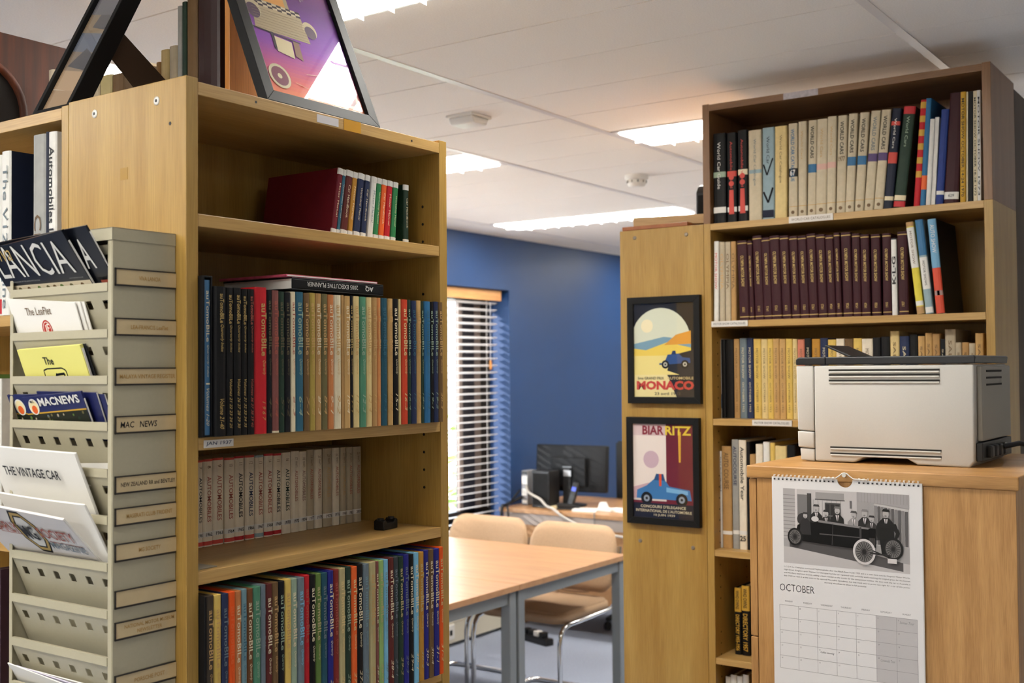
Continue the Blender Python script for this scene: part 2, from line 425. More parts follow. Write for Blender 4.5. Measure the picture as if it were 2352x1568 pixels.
# garden beyond the glass
struct(box('ground_outside', mat('pale_paving', '#b9b3a4', .9, noise=.1, scale=3), None, -4, 16, YW + .34, 22, -.15, -.05))
GREEN = mat('sunlit_leaves', '#8fae4a', .6, noise=.4, scale=6)
def shrub(label, x, y, r, h, n, seed):
    rnd = random.Random(seed)
    t = thing('garden_shrub', label, 'shrub', (x, y, -.05))
    b = MB()
    for _ in range(n):
        a = rnd.uniform(0, 2 * PI); q = r * math.sqrt(rnd.random()); z = .2 + (h - .2) * rnd.random()
        q *= max(.25, math.sin(PI * min(.95, .15 + .8 * z / h)))
        c = Vector((q * math.cos(a), q * math.sin(a), z)); s = rnd.uniform(.05, .11)
        d1 = Vector((rnd.uniform(-1, 1), rnd.uniform(-1, 1), rnd.uniform(-.6, .6))).normalized(); d2 = d1.orthogonal().normalized()
        b.add([c - d1 * s, c - d2 * s * .45, c + d1 * s, c + d2 * s * .45], [(0, 1, 2, 3)])
    o = b.build('foliage', GREEN, t); o['kind'] = 'stuff'
    s = MB()
    for q in range(5):
        a = 2 * PI * q / 5; s.tube([(0, 0, 0), (.2 * r * math.cos(a), .2 * r * math.sin(a), h * .4), (.5 * r * math.cos(a), .5 * r * math.sin(a), h * .8)], [.03, .02, .008], 6)
    s.build('stems', BURL, t)
shrub('bright green shrub outside the window, the nearer one', 7.5, 6.8, .9, 1.9, 1500, 1)
shrub('bright green shrub outside the window, the farther taller one', 9.1, 9.0, 1.3, 2.7, 2200, 2)
# ---------------------------------------------------------------- bookcases
TH = .018
def holes(parent, x, side, zs, ys, name='shelf_pin_holes'):
    b = MB()
    for z in zs:
        for y in ys: b.lathe([(.0026, 0), (.0026, .0004 * side)], (x, y, z), 'x', 8)
    o = b.build(name, mat('pin_hole_dark', '#1a120a', .9), parent); o['kind'] = 'stuff'
    return o
def bookcase(label, loc, rz, w, h, d, shelves, side=TH, wz=BIRCH, wx=BIRCH_X, z0=0, top=True, plinth=True, name='bookcase', pins=True, topdrop=.005):
    """local frame: x along the front, y into the depth, front at y=0"""
    t = thing(name, label, 'bookcase', loc, rz)
    box('side_panel', wz, t, 0, side, 0, d, z0, h, .0008); box('side_panel', wz, t, w - side, w, 0, d, z0, h, .0008)
    if top: box('top_board', wx, t, side, w - side, 0, d - .006, h - topdrop - .019, h - topdrop, .0008)
    for z in shelves: box('shelf', wx, t, side + .0005, w - side - .0005, .001, d - .008, z - .0185, z, .0008)
    box('back_panel', wz, t, side, w - side, d - .006, d - .001, z0, h - topdrop)
    if plinth: box('plinth', wx, t, side, w - side, .03, .046, 0, .08)
    if pins:
        zs = [h - .12 - .0325 * i for i in range(int((h - z0 - .35) / .0325)) if i % 14 not in (3, 4)]
        zs = [z for z in zs if z > 0.3]
        for x, s in ((side, 1), (w - side, -1)): holes(t, x, s, zs, (.04, d - .05))
    return t
CXA, CYA = 1.063, 1.305
caseA = bookcase('front birch bookcase with the leaflet rack on its side and bound volumes', (CXA, CYA, 0), 0, .600, 2.020, .28, [1.824, 1.502, 1.310, 1.049, .76, .42, .1], side=.0215)
caseB = bookcase('birch bookcase at the left edge, partly behind the grey leaflet rack', (CXA, CYA + .281 + .80, 0), -PI / 2, .80, 2.0165, .28, [1.692, 1.3225, .95, .6, .1], side=.018, topdrop=.0022)
CXC, CYC1, CYC0 = 3.060, 1.4455, .6455
caseC = bookcase('tall right bookcase with the maroon volumes behind the printer', (CXC, CYC1, 0), -PI / 2, .80, 2.0185, .28, [1.733, 1.449, 1.070, .759, .44, .1], side=.0215, topdrop=.0005)
extC = bookcase('height extension on top of the right bookcase holding the white annuals', (CXC, CYC1, 2.0185), -PI / 2, .80, .3515, .28, [], side=.0215, wz=BIRCH_DK, wx=BIRCH_DKX, plinth=False, name='bookcase_extension', pins=False, topdrop=.002)
caseD = bookcase('birch bookcase whose end panel carries the two framed race posters', (CXC + .80, CYC1 + .281 , 0), PI, .80, 2.0185, .28, [1.733, 1.4, 1.07, .75, .42, .1], side=.018)
caseE = bookcase('dark bookcase standing back to back behind the right bookcase', (CXC + .562, CYC0, 0), PI / 2, .80, 2.355, .28, [2.0, 1.7, 1.4, 1.1, .7, .1], wz=VENEER_SHADED, wx=VENEER_SHADED)
# screws, holes and tape scraps on the birch end panels (panel face at local x=0 of A, at local y side of D)
def cap_x(parent, y, z, r=.0065):
    c = MB().lathe([(r, 0), (r, -.0008), (r * .6, -.0013)], (0, y, z), 'x', 16).build('screw_cap', WHITE, parent)
    MB().lathe([(r * .38, -.0013), (r * .38, -.0016)], (0, y, z), 'x', 10).build('screw_recess', BLACK, c)
cap_x(caseA, .065, 1.992); cap_x(caseA, .213, 1.993)
MB().lathe([(.0028, 0), (.0028, -.0004)], (0, .035, 1.955), 'x', 10).build('cable_hole', BLACK, caseA)
tp = MB().box(-.0004, 0, .132, .150, 1.884, 1.902); tp.build('tape_scrap', mat('clear_tape', '#b08c4e', .15, coat=.8), caseA)
for xx, zz in ((.052, 1.995), (.225, 1.993), (.06, 1.077), (.235, 1.07)):
    # D faces away: its end panel towards the camera is local x = .80
    c = MB().lathe([(.006, 0), (.006, .0008), (.004, .0012)], (.80, .28 - (.28 - xx), zz), 'x', 14).build('screw_cap', mat('dull_steel', '#8c8172', .4, metal=.6), caseD)
# stickers and shelf labels
def sticker(parent, x0, x1, z0, z1, m, txt='', tm=None, y=-.0006, bold=0.0, shear=0.0, pad=.12, name='shelf_label'):
    s = box(name, m, parent, x0, x1, y, .0002, z0, z1)
    if txt:
        w, h = x1 - x0, z1 - z0
        text(txt, s, (x0 + w * .06, y - .0004, z0 + h * (.5 - (.5 - pad))), (1, 0, 0), (0, 0, 1), w * .88, h * (1 - 2 * pad), tm or imat('ink'), 'lettering', bold, shear)
    return s
LABELW = mat('white_label', '#d9d4cc', .5)
sticker(caseA, .262, .312, 1.9985, 2.0115, mat('grey_white_label', '#c9c4c6', .45), name='blank_label')
sticker(caseA, .325, .366, 1.9962, 2.0151, mat('yellow_tape', '#c48c00', .4), name='yellow_tape')
for x in (.132, .500): MB().lathe([(.0022, 0), (.0022, -.0003)], (x, 0, 2.006), 'y', 8).build('screw_hole', BLACK, caseA)
sticker(caseA, .031, .086, 1.4865, 1.4975, LABELW, 'JAN 1937', imat('navy'), bold=.01, shear=.1, pad=.2)
sticker(extC, .250, .350, .331, .349, mat('worn_white_label', '#b5aeb2', .5, noise=.2, scale=90), name='worn_label')
sticker(caseC, .262, .388, 2.000, 2.018, LABELW, 'WORLD CAR CATALOGUES', imat('umber'), pad=.3, y=-.003)
sticker(caseC, .0225, .135, 1.7165, 1.7325, LABELW, 'MOTOR SHOW CATALOGUES', imat('ink'), pad=.3, y=-.003)
sticker(caseC, .145, .262, 1.4325, 1.4485, LABELW, 'MOTOR SHOW CATALOGUES', imat('ink'), pad=.3, y=-.003)

# ---------------------------------------------------------------- books
def book(name, label, loc, rz, w, h, d, tilt, cover, group=None, cat='book', soft=False, px=0.0):
    """spine at local y=0 facing -y, pages behind; pivots on the corner it leans on"""
    t = thing(name, label, cat, loc, rz, group, ry=math.radians(tilt))
    ox = -w if tilt > 0 else 0
    b = MB(); ct = min(.0022, w * .18) if not soft else .0006
    ov = .003 if not soft else 0
    n = 5; rd = min(.0035, w * .22) if not soft else .0006          # rounded spine
    outer = [(ox + w * .5 - w * .5 * math.cos(PI * k / n), -rd * math.sin(PI * k / n)) for k in range(n + 1)]
    inner = [(ox + w - ct, ct * 1.4), (ox + ct, ct * 1.4)]
    b.prism([(p[0], p[1]) for p in outer] + [(ox + w, ct * 1.4)] + inner + [(ox, ct * 1.4)], 0, h, 'z')
    b.box(ox, ox + ct, ct * 1.4, d, 0, h); b.box(ox + w - ct, ox + w, ct * 1.4, d, 0, h)
    b.build('cover', cover, t)
    box('page_block', PAGES, t, ox + ct, ox + w - ct, ct * 1.4, d - ov, ov, h - ov * 1.2)
    t['_ox'] = ox; t['_rd'] = rd
    return t
def spine_text(t, s, w, h, f0, f1, m, frac=.55, off=0.0, name='spine_title', bold=0.0, shear=0.0):
    """reads downwards; f0..f1 are fractions of the height from the top"""
    L = h * (f1 - f0); tw = w * frac
    return text(s, t, (t['_ox'] + w * (.5 + off) - tw / 2, -t['_rd'] - .0008, h * (1 - f0)), (0, 0, -1), (1, 0, 0), L, tw, m, name, bold, shear)
def spine_band(t, w, h, f0, f1, m, name='spine_label', inset=0.0):
    rd = t['_rd']; n = 5; ox = t['_ox']
    outer = [(ox + w * .5 - (w * .5 + .0003) * math.cos(PI * k / n), -(rd + .0004) * math.sin(PI * k / n)) for k in range(n + 1)]
    return MB().prism(outer + [(ox + w + .0003, .001), (ox - .0003, .001)], h * (1 - f1), h * (1 - f0), 'z').build(name, m, t)
def clean(t):
    for k in ('_ox', '_rd'):
        if k in t: del t[k]
# ---------------------------------------------------------------- measured rows: position and thickness in mm, then look
ROW_A3=(1.293,[
(1104.8, 20.6, 'black', 'gold', 218),
(1125.8, 13.3, 'black', 'gold', 217),
(1139.6, 14.2, 'black', 'gold', 217),
(1154.4, 12.2, 'black', 'gold', 217),
(1167.0, 12.3, 'black', 'rust', 217),
(1180.1, 24.5, 'red', 'gold', 221),
(1205.2, 10.1, 'ink', 'dimgold', 217),
(1215.3, 13.4, 'mauve', 'rust', 217),
(1229.0, 12.5, 'pine', 'dimgold', 216),
(1242.0, 12.1, 'ink', 'dimgold', 216),
(1254.4, 9.5, 'cream', 'rust', 217),
(1264.2, 16.9, 'teal', 'sage', 217),
(1281.6, 12.6, 'umber', 'tan', 217),
(1294.5, 12.7, 'olive', 'tan', 217),
(1307.5, 14.0, 'camel', 'cream', 217),
(1321.8, 13.9, 'moss', 'tan', 217),
(1336.3, 13.5, 'terracotta', 'cream', 217),
(1350.1, 16.7, 'cream', 'tan', 217),
(1367.2, 5.8, 'camel', 'tan', 217),
(1373.6, 14.0, 'tan', 'cream', 217),
(1387.9, 7.2, 'ink', 'gold', 217),
(1395.7, 13.9, 'sand', 'tan', 217),
(1410.3, 16.0, 'green', 'sage', 217),
(1426.9, 14.0, 'sand', 'tan', 217),
(1441.6, 13.5, 'camel', 'tan', 217),
(1455.7, 9.0, 'apricot', 'tan', 217),
(1465.3, 15.4, 'petrol', 'teal', 217),
(1481.5, 12.9, 'tan', 'camel', 217),
(1495.1, 14.8, 'black', 'cream', 217),
(1510.6, 6.3, 'sand', 'tan', 217),
(1517.5, 15.8, 'vermilion', 'sand', 217),
(1533.6, 9.9, 'pine', 'sage', 217),
(1543.9, 13.6, 'navy', 'teal', 217),
(1557.9, 13.8, 'tan', 'camel', 217),
(1572.0, 8.0, 'pine', 'sage', 217),
(1580.4, 15.5, 'blue', 'teal', 217),
(1596.3, 10.8, 'black', 'sage', 217),
(1607.5, 11.7, 'navy', 'sage', 217),
(1619.9, 12.2, 'umber', 'tan', 217),
])
ROW_A5=(1.293,[
(1072.0, 17.0, 'black', 'dimgold', 218),
(1089.4, 12.9, 'umber2', 'tan', 218),
(1102.7, 13.1, 'straw', 'tan', 218),
(1116.2, 12.3, 'navy', 'slate', 218),
(1129.0, 11.9, 'vermilion2', 'orange', 218),
(1141.2, 12.0, 'terracotta', 'cream', 218),
(1153.7, 9.9, 'steel', 'teal', 218),
(1164.1, 12.3, 'brown', 'cream', 218),
(1176.8, 14.7, 'green', 'sage', 218),
(1191.9, 9.3, 'slate', 'slate', 218),
(1201.7, 12.7, 'maroon', 'cream', 218),
(1214.9, 12.2, 'umber', 'tan', 218),
(1227.6, 12.4, 'ink', 'sage', 218),
(1240.4, 12.9, 'straw', 'tan', 218),
(1253.7, 12.7, 'sage', 'cream', 218),
(1266.9, 14.6, 'slate', 'sky', 218),
(1282.0, 10.9, 'red', 'rust', 218),
(1293.3, 12.1, 'black', 'cream', 218),
(1305.9, 12.9, 'leaf', 'khaki', 218),
(1319.3, 13.5, 'petrol', 'slate', 218),
(1333.3, 12.5, 'royal', 'cream', 218),
(1346.3, 12.6, 'darkred', 'rust', 218),
(1359.5, 13.9, 'khaki', 'sand', 218),
(1374.0, 13.7, 'pine', 'sage', 218),
(1388.2, 13.1, 'orange', 'sand', 218),
(1401.9, 14.5, 'black', 'cream', 218),
(1416.9, 14.3, 'slate', 'steel', 218),
(1431.8, 15.7, 'khaki', 'tan', 218),
(1448.0, 7.6, 'mauve', 'cream', 218),
(1456.2, 11.8, 'leaf2', 'khaki', 218),
(1468.6, 10.7, 'sky', 'steel', 218),
(1479.9, 13.3, 'maroon', 'cream', 218),
(1493.9, 12.2, 'charcoal', 'slate', 218),
(1506.7, 12.3, 'pine', 'khaki', 218),
(1519.6, 13.8, 'royal', 'slate', 218),
(1534.0, 12.6, 'black', 'cream', 218),
(1547.3, 12.8, 'sky', 'cream', 218),
(1560.7, 13.8, 'ochre', 'khaki', 218),
(1575.1, 13.1, 'royal', 'cream', 218),
(1588.8, 13.2, 'umber', 'cream', 218),
(1602.7, 15.7, 'royal', 'cream', 218),
(1619.0, 11.2, 'vermilion2', 'sand', 218),
])
ROW_A4=(1.486,[
(1230.3, 13.4, 'ivory', 'ink', 143, '7', '1961'),
(1244.4, 19.7, 'ivory', 'rust', 143, '8', '1962'),
(1265.7, 22.5, 'ivory', 'rust', 143, '9', '1963'),
(1290.0, 21.2, 'ivory', 'rust', 143, '10', '1964'),
(1312.2, 20.5, 'ivory', 'ink', 143, '11', '1965'),
(1334.5, 20.9, 'ivory', 'navy', 143, '12', '1966'),
(1356.5, 19.8, 'ivory', 'rust', 143, '13', '1967'),
(1377.8, 20.1, 'ivory', 'rust', 143, '14', '1968'),
(1398.7, 19.3, 'ivory', 'ink', 143, '15', '1969'),
(1419.1, 21.6, 'ivory', 'pine', 143, '16', '1970'),
(1441.5, 19.2, 'ivory', 'rust', 143, '17', '1972'),
(1461.5, 19.5, 'ivory', 'mauve', 143, '18', '1974'),
(1481.8, 17.7, 'ivory', 'rust', 143, '19', '1977'),
(1500.8, 19.7, 'ivory', 'rust', 143, '20', '1975'),
(1521.8, 23.5, 'ivory', 'tan', 143, '21', '1975'),
(1547.4, 18.2, 'ivory', 'rust', 143, '22', '1976'),
(1567.0, 16.3, 'ivory', 'tan', 143, '23', '1981'),
(1584.2, 17.0, 'ivory', 'rust', 143, '24', '1983'),
(1602.5, 21.3, 'ivory', 'rust', 143, '25', '2000'),
])
ROW_A2=(1.35,[
(1402.2, 12.1, 'plum', 'cream', 12.0),
(1414.7, 8.1, 'teal', 'cream', 11.9),
(1423.7, 16.9, 'maroon', 'cream', 12.3),
(1441.4, 12.1, 'ochre', 'cream', 10.4),
(1455.1, 17.3, 'navy', 'cream', 11.3),
(1474.6, 13.3, 'navy', 'cream', 10.4),
(1491.3, 14.8, 'pearl', 'slate', 9.1),
(1506.9, 13.2, 'leaf3', 'cream', 8.9),
(1521.0, 14.2, 'orange', 'cream', 6.9),
(1536.2, 15.3, 'red', 'cream', 7.8),
(1553.3, 14.6, 'leaf3', 'cream', 6.6),
(1591.1, 14.1, 'pine', 'cream', 1.4),
])
ROW_C1=(3.075,[
(1420.1, 38.4, 264, 0.3, 'black', 'pearl', 'World Car Guide'),
(1375.9, 28.5, 261, 0.2, 'black', 'coral', 'Automobile World'),
(1342.9, 29.1, 265, 0.1, 'black', 'coral', 'Automobile World'),
(1308.6, 38.2, 259, 0.3, 'ivory', 'slate', 'World Car Catalogue'),
(1268.6, 35.1, 262, 0.6, 'steel2', 'ink', 'World Car'),
(1231.7, 34.7, 261, 0.8, 'sand', 'umber', 'World Car Catalogue'),
(1191.1, 25.5, 264, 0.7, 'ivory', 'blue', 'WORLD CAR CATALOGUE', '67'),
(1163.1, 23.6, 266, 0.8, 'ivory', 'tan', 'World Cars'),
(1136.7, 23.8, 265, 1.6, 'ivory', 'ink', 'WORLD CARS', 'b'),
(1112.1, 29.6, 265, 1.7, 'ivory', 'tan', 'World Cars', 'r'),
(1080.8, 24.1, 268, 1.6, 'ivory', 'tan', 'World Cars', 'r'),
(1055.1, 25.4, 267, 2.1, 'ivory', 'ink', 'WORLD CARS', '1977'),
(1028.8, 23.6, 268, 3.1, 'ivory', 'ink', 'WORLD CARS', 'b'),
(1003.6, 24.2, 267, 4.2, 'ivory', 'ink', 'WORLD CARS', 'b'),
(977.9, 24.7, 268, 5.2, 'ivory', 'slate', 'WORLD CARS', 'p'),
(951.6, 24.5, 267, 5.6, 'ivory', 'ink', 'WORLD CARS', 'p'),
(925.5, 23.5, 267, 6.2, 'navyblack', 'pearl', 'World Cars', 'n'),
(900.1, 30.0, 268, 7.1, 'bottle', 'sage', 'World Cars', 'g'),
(846.7, 16.2, 280, 4.9, 'red', 'gold', ''),
(829.7, 13.9, 282, 4.2, 'blue', 'cream', ''),
(815.0, 12.4, 226, 3.9, 'pearl', 'slate', ''),
(802.3, 10.5, 230, 3.6, 'pearl', 'slate', ''),
(790.3, 19.5, 247, 4.5, 'royal2', 'cream', ''),
(769.4, 35.6, 286, 4.2, 'oxblood', 'rust', '', 'lab'),
(728.4, 14.1, 286, 3.2, 'mustard', 'ink', 'MOTOR SHOW OCTOBER 14-24 1970'),
(713.2, 4.2, 285, 2.9, 'cream', 'ink', ''),
(708.3, 11.5, 285, 3.0, 'black', 'cream', ''),
(696.1, 9.7, 285, 2.0, 'cream', 'ink', 'MOTOR SHOW OCTOBER 18-28 1972'),
(685.6, 8.7, 285, 1.7, 'pearl', 'ink', 'MOTOR SHOW 1973'),
])
ROW_C2=(3.068,[
(1420.7, 15.5, 233, 0.8, 'pearl', 'coral', 'MOTOR SHOW'),
(1402.4, 17.2, 230, 0.4, 'stone', 'tan', 'OLYMPIA'),
(1383.8, 16.7, 229, 0.4, 'stone', 'umber', 'OLYMPIA'),
(1366.3, 16.1, 229, 0.4, 'camel', 'umber', 'OLYMPIA'),
(1338.6, 30.1, 229, -1.4, 'oxblood', 'gold', 'OLYMPIA MOTOR SHOW'),
(1308.5, 14.5, 227, -1.4, 'oxblood', 'gold', 'OLYMPIA MOTOR SHOW'),
(1292.2, 27.4, 240, -1.5, 'oxblood', 'gold', 'OLYMPIA MOTOR SHOW'),
(1263.9, 25.0, 232, -1.5, 'oxblood', 'gold', 'OLYMPIA MOTOR SHOW'),
(1240.2, 29.1, 236, -1.5, 'oxblood', 'gold', 'OLYMPIA MOTOR SHOW'),
(1209.4, 25.8, 234, -1.7, 'oxblood', 'gold', 'OLYMPIA MOTOR SHOW'),
(1181.9, 24.3, 231, -1.7, 'oxblood', 'gold', 'OLYMPIA MOTOR SHOW'),
(1156.7, 24.9, 230, -1.7, 'oxblood', 'gold', 'OLYMPIA MOTOR SHOW'),
(1131.8, 25.1, 234, -1.4, 'oxblood', 'gold', 'OLYMPIA MOTOR SHOW'),
(1105.9, 25.7, 230, -1.4, 'oxblood', 'gold', 'OLYMPIA MOTOR SHOW'),
(1078.2, 22.2, 226, -1.4, 'oxblood', 'gold', 'OLYMPIA MOTOR SHOW'),
(1055.2, 16.8, 231, -1.3, 'oxblood', 'gold', 'OLYMPIA MOTOR SHOW'),
(1035.9, 27.0, 230, -1.1, 'oxblood', 'gold', 'OLYMPIA MOTOR SHOW'),
(1008.5, 22.4, 225, -0.5, 'oxblood', 'gold', 'OLYMPIA MOTOR SHOW'),
(984.9, 23.4, 221, -0.5, 'oxblood', 'gold', 'OLYMPIA MOTOR SHOW'),
(959.2, 25.1, 220, -0.1, 'oxblood', 'gold', 'OLYMPIA MOTOR SHOW'),
(929.1, 22.9, 220, 0.1, 'oxblood', 'gold', 'OLYMPIA MOTOR SHOW'),
(904.3, 14.4, 205, -0.1, 'pearl', 'ink', 'K·L·G'),
(886.8, 25.5, 221, -0.4, 'oxblood', 'gold', 'OLYMPIA MOTOR SHOW'),
(839.7, 19.2, 245, -6.0, 'butter', 'umber', 'MOTOR SHOW'),
(817.5, 19.8, 249, -5.5, 'steel2', 'pearl', 'MOTOR SHOWS'),
(790.4, 21.0, 248, -4.4, 'sky2', 'pearl', 'AUTO SHOW'),
])
ROW_C3=(3.12,[
(1442.1, 19.0, 234, 0, 'pearl', 'umber', 'MOTOR SHOW'),
(1422.7, 14.7, 231, 0, 'black', 'cream', 'MOTOR SHOW'),
(1407.5, 25.6, 231, 0, 'black', 'cream', 'MOTOR SHOW'),
(1381.4, 17.7, 232, 0, 'camel', 'umber', 'MOTOR SHOW'),
(1363.3, 22.1, 234, 0, 'slate', 'cream', 'MOTOR SHOW'),
(1340.8, 20.1, 234, 0, 'navy', 'cream', 'MOTOR SHOW'),
(1320.3, 22.6, 231, 0, 'straw', 'umber', 'MOTOR SHOW'),
(1297.2, 19.4, 230, 0, 'sand', 'umber', 'MOTOR SHOW'),
(1277.4, 17.1, 230, 0, 'straw', 'umber', 'MOTOR SHOW'),
(1259.9, 18.3, 230, 0, 'tan', 'umber', 'MOTOR SHOW'),
(1241.2, 18.6, 229, 0, 'tan', 'umber', 'MOTOR SHOW'),
(1222.2, 19.3, 229, 0, 'straw', 'umber', 'MOTOR SHOW'),
(1202.5, 14.1, 228, 0, 'sand', 'umber', 'MOTOR SHOW'),
(1188.0, 20.8, 226, 0, 'coral2', 'umber', 'MOTOR SHOW'),
(1166.8, 20.6, 230, 0, 'ink', 'cream', 'MOTOR SHOW'),
(1145.8, 23.8, 227, 0, 'ochre', 'umber', 'MOTOR SHOW'),
(1121.6, 22.3, 229, 0, 'navy', 'cream', 'MOTOR SHOW'),
(1098.9, 23.0, 224, 0, 'straw', 'umber', 'MOTOR SHOW'),
(1075.5, 23.2, 226, 0, 'ivory', 'umber', 'MOTOR SHOW'),
(1051.9, 23.8, 225, 0, 'umber', 'umber', 'MOTOR SHOW'),
(1027.7, 23.6, 226, 0, 'straw', 'umber', 'MOTOR SHOW'),
(1003.7, 29.7, 224, 0, 'ivory', 'umber', 'MOTOR SHOW'),
(973.6, 21.6, 227, 0, 'black', 'cream', 'MOTOR SHOW'),
(951.7, 24.9, 229, 0, 'black', 'cream', 'MOTOR SHOW'),
(926.4, 24.3, 243, 0, 'sand', 'umber', 'SALON'),
(901.8, 25.9, 229, 0, 'navy', 'cream', 'SALON'),
(875.5, 22.7, 233, 0, 'black', 'cream', 'SALON'),
(852.4, 18.0, 228, 0, 'tan', 'umber', 'SALON'),
(834.1, 18.2, 236, 0, 'tan', 'umber', 'SALON'),
(815.4, 18.9, 233, 0, 'camel', 'umber', 'SALON'),
(796.2, 12.1, 219, 0, 'ink', 'cream', 'SALON'),
(783.7, 26.6, 244, 0, 'stone', 'umber', 'SALON'),
(756.7, 14.8, 209, 0, 'stone', 'umber', 'SALON'),
(741.5, 17.6, 209, 0, 'camel', 'umber', 'SALON'),
(723.6, 15.7, 206, 0, 'stone', 'umber', 'SALON'),
(707.5, 20.2, 232, 0, 'tan', 'umber', 'SALON'),
])
ROW_C4=(3.105,[
(1424.9, 6.9, 282, 0, 'pearl', 'ink', 'PLAY AUTOMOBILE'),
(1417.0, 29.9, 297, 0, 'camel', 'umber', 'AUTO COURSE'),
(1386.1, 20.4, 317, 0, 'stone2', 'navy', 'AUTOCOURSE'),
(1364.7, 23.2, 316, 0, 'ivory', 'ink', 'Automobile Year'),
(1340.6, 9.1, 312, 0, 'black', 'pearl', ''),
(1330.5, 17.7, 276, 0, 'camel', 'umber', ''),
(1311.9, 21.3, 306, 0, 'ivory', 'ink', ''),
(1289.2, 19.8, 313, 0, 'pearl', 'red', ''),
(1268.0, 15.0, 311, 0, 'straw', 'ink', ''),
(1252.1, 34.3, 303, 0, 'sand', 'umber', ''),
(1217.0, 24.7, 306, 0, 'black', 'gold', ''),
])
ROW_C5=(3.13,[
(1393.5, 20.5, 194, 0, 'black', 'mustard', 'DIRECTORY 1955-1956'),
(1371.6, 24.4, 202, 0, 'black', 'mustard', 'DIRECTORY 1957'),
])
ROW_C6=(3.1,[
(1412.5, 16.4, 258, 0, 'umber', 'pearl', ''),
(1394.8, 17.7, 266, 0, 'umber', 'pearl', ''),
(1375.7, 17.5, 265, 0, 'umber', 'pearl', ''),
(1356.8, 17.4, 272, 0, 'umber', 'pearl', ''),
])
G3, G4, G5, G2 = 'quarterly volumes above the JAN 1937 label', 'ivory annuals below the JAN 1937 label', 'quarterly volumes on the lowest visible shelf', 'small manuals on the top shelf'
yp, rows = ROW_A3
# slipcase with the blue index at the left end
t = thing('slipcase', 'black slipcase at the left end of the row above JAN 1937', 'slipcase', (1.0850, yp + .004, 1.5025))
sw = .0188
b = MB().box(0, .0045, 0, .20, 0, .232).box(sw - .0025, sw, 0, .20, 0, .232).box(.0045, sw - .0025, 0, .20, .2295, .232).box(.0045, sw - .0025, 0, .20, 0, .0025).box(.0045, sw - .0025, .197, .20, .0025, .2295)
b.build('case_shell', cmat('black'), t, .0006)
t = book('book', 'blue index volume sitting inside the black slipcase', (1.0850 + .0047, yp + .0075, 1.5052), 0, .0114, .2235, .185, 0, mat('cover_index_blue', '#3d6d92', .5, noise=.06, scale=60), G3)
w, h = .0114, .2235
spine_text(t, 'auTomoBILe', w, h, .07, .40, imat('cream'), .5, bold=.01); spine_text(t, 'Quarterly Index', w, h, .42, .63, imat('cream'), .35, name='subtitle', shear=.4)
spine_text(t, '|', w, h, .665, .675, imat('cream'), .6, name='divider'); spine_text(t, 'Volumes 1-20', w, h, .70, .94, imat('cream'), .45, name='volume_numbers', shear=.35); clean(t)
idx = ['Volume 21-40', 'Volumes 21 22 23 24 25', 'Volumes 26 27 28 29 30', 'Volumes 31 32 33 34 35', 'Volumes 36 37 38 39 40']
rnd = random.Random(3)
for i, (x, w, c, tc, h) in enumerate(rows):
    w = (w - .35) / 1000; hh = h / 1000 + rnd.uniform(-.0008, .0008)
    if c == 'red': hh = .2205
    lb = '%s quarterly volume, %s from the left in the row above JAN 1937' % (cname(c), nth(i + 2))
    t = book('book', lb, (x / 1000, yp + rnd.uniform(0, .0015), 1.5025), 0, w, hh, .19, 0, cmat(c), G3)
    m = imat(tc)
    if i < 5:
        spine_text(t, 'auTomoBILe', w, hh, .05, .245, m, .5 if w < .016 else .36, bold=.01); spine_text(t, 'Quarterly Index', w, hh, .255, .44, m, .34, name='subtitle', shear=.35)
        spine_text(t, idx[i], w, hh, .62 if i else .75, .95, m, .38, name='volume_numbers', shear=.35)
    elif c == 'red':
        spine_text(t, 'auTomoBILe', w, hh, .11, .47, m, .42, .15, bold=.015); spine_text(t, 'Quarterly', w, hh, .50, .60, m, .3, .15, name='subtitle', shear=.4)
        spine_text(t, '1 9 6 7', w, hh, .78, .91, m, .26, .15, name='volume_numbers', shear=.3)
    elif w > .0065:
        spine_text(t, 'auTomoBILe', w, hh, .075, .45, m, .62, bold=.01); spine_text(t, 'Quarterly', w, hh, .48, .60, m, .42, name='subtitle', shear=.4)
        spine_text(t, '%d-%d' % (1 + i // 2, 1 + i % 4), w, hh, .75, .89, m, .45, name='volume_numbers', shear=.3)
    if c == 'mauve': spine_band(t, w, hh, .985, .999, imat('cream'), 'worn_edge')
    clean(t)
# planner and thin pink album lying on the row
t = thing('planner_book', 'black 2005 executive planner lying flat on the row of quarterlies', 'book', (1.262, 1.2975, 1.7235))
b = MB().box(0, .215, 0, .16, 0, .0022).box(0, .215, 0, .16, .0175, .0197).box(0, .215, 0, .0022, .0022, .0175)
b.build('cover', cmat('black'), t, .0012)
box('page_block', PAPER, t, .0005, .212, .0022, .157, .0022, .0175)
text('2005 EXECUTIVE PLANNER', t, (.150, -.0006, .0143), (-1, 0, 0), (0, 0, -1), .118, .0072, imat('pearl'), 'spine_title')
text('AQ', t, (.188, -.0006, .0155), (-1, 0, 0), (0, 0, -1), .020, .0095, imat('pearl'), 'monogram', .02)
t = thing('album', 'thin pink album lying on top of the black planner', 'book', (1.252, 1.300, 1.7435))
box('cover', mat('pink_cover', '#c4506c', .5, noise=.25, scale=60), t, 0, .212, 0, .155, 0, .004, .0006)
box('page_block', PAPER, t, .002, .210, -.0004, .150, .0012, .0028)
yp, rows = ROW_A5
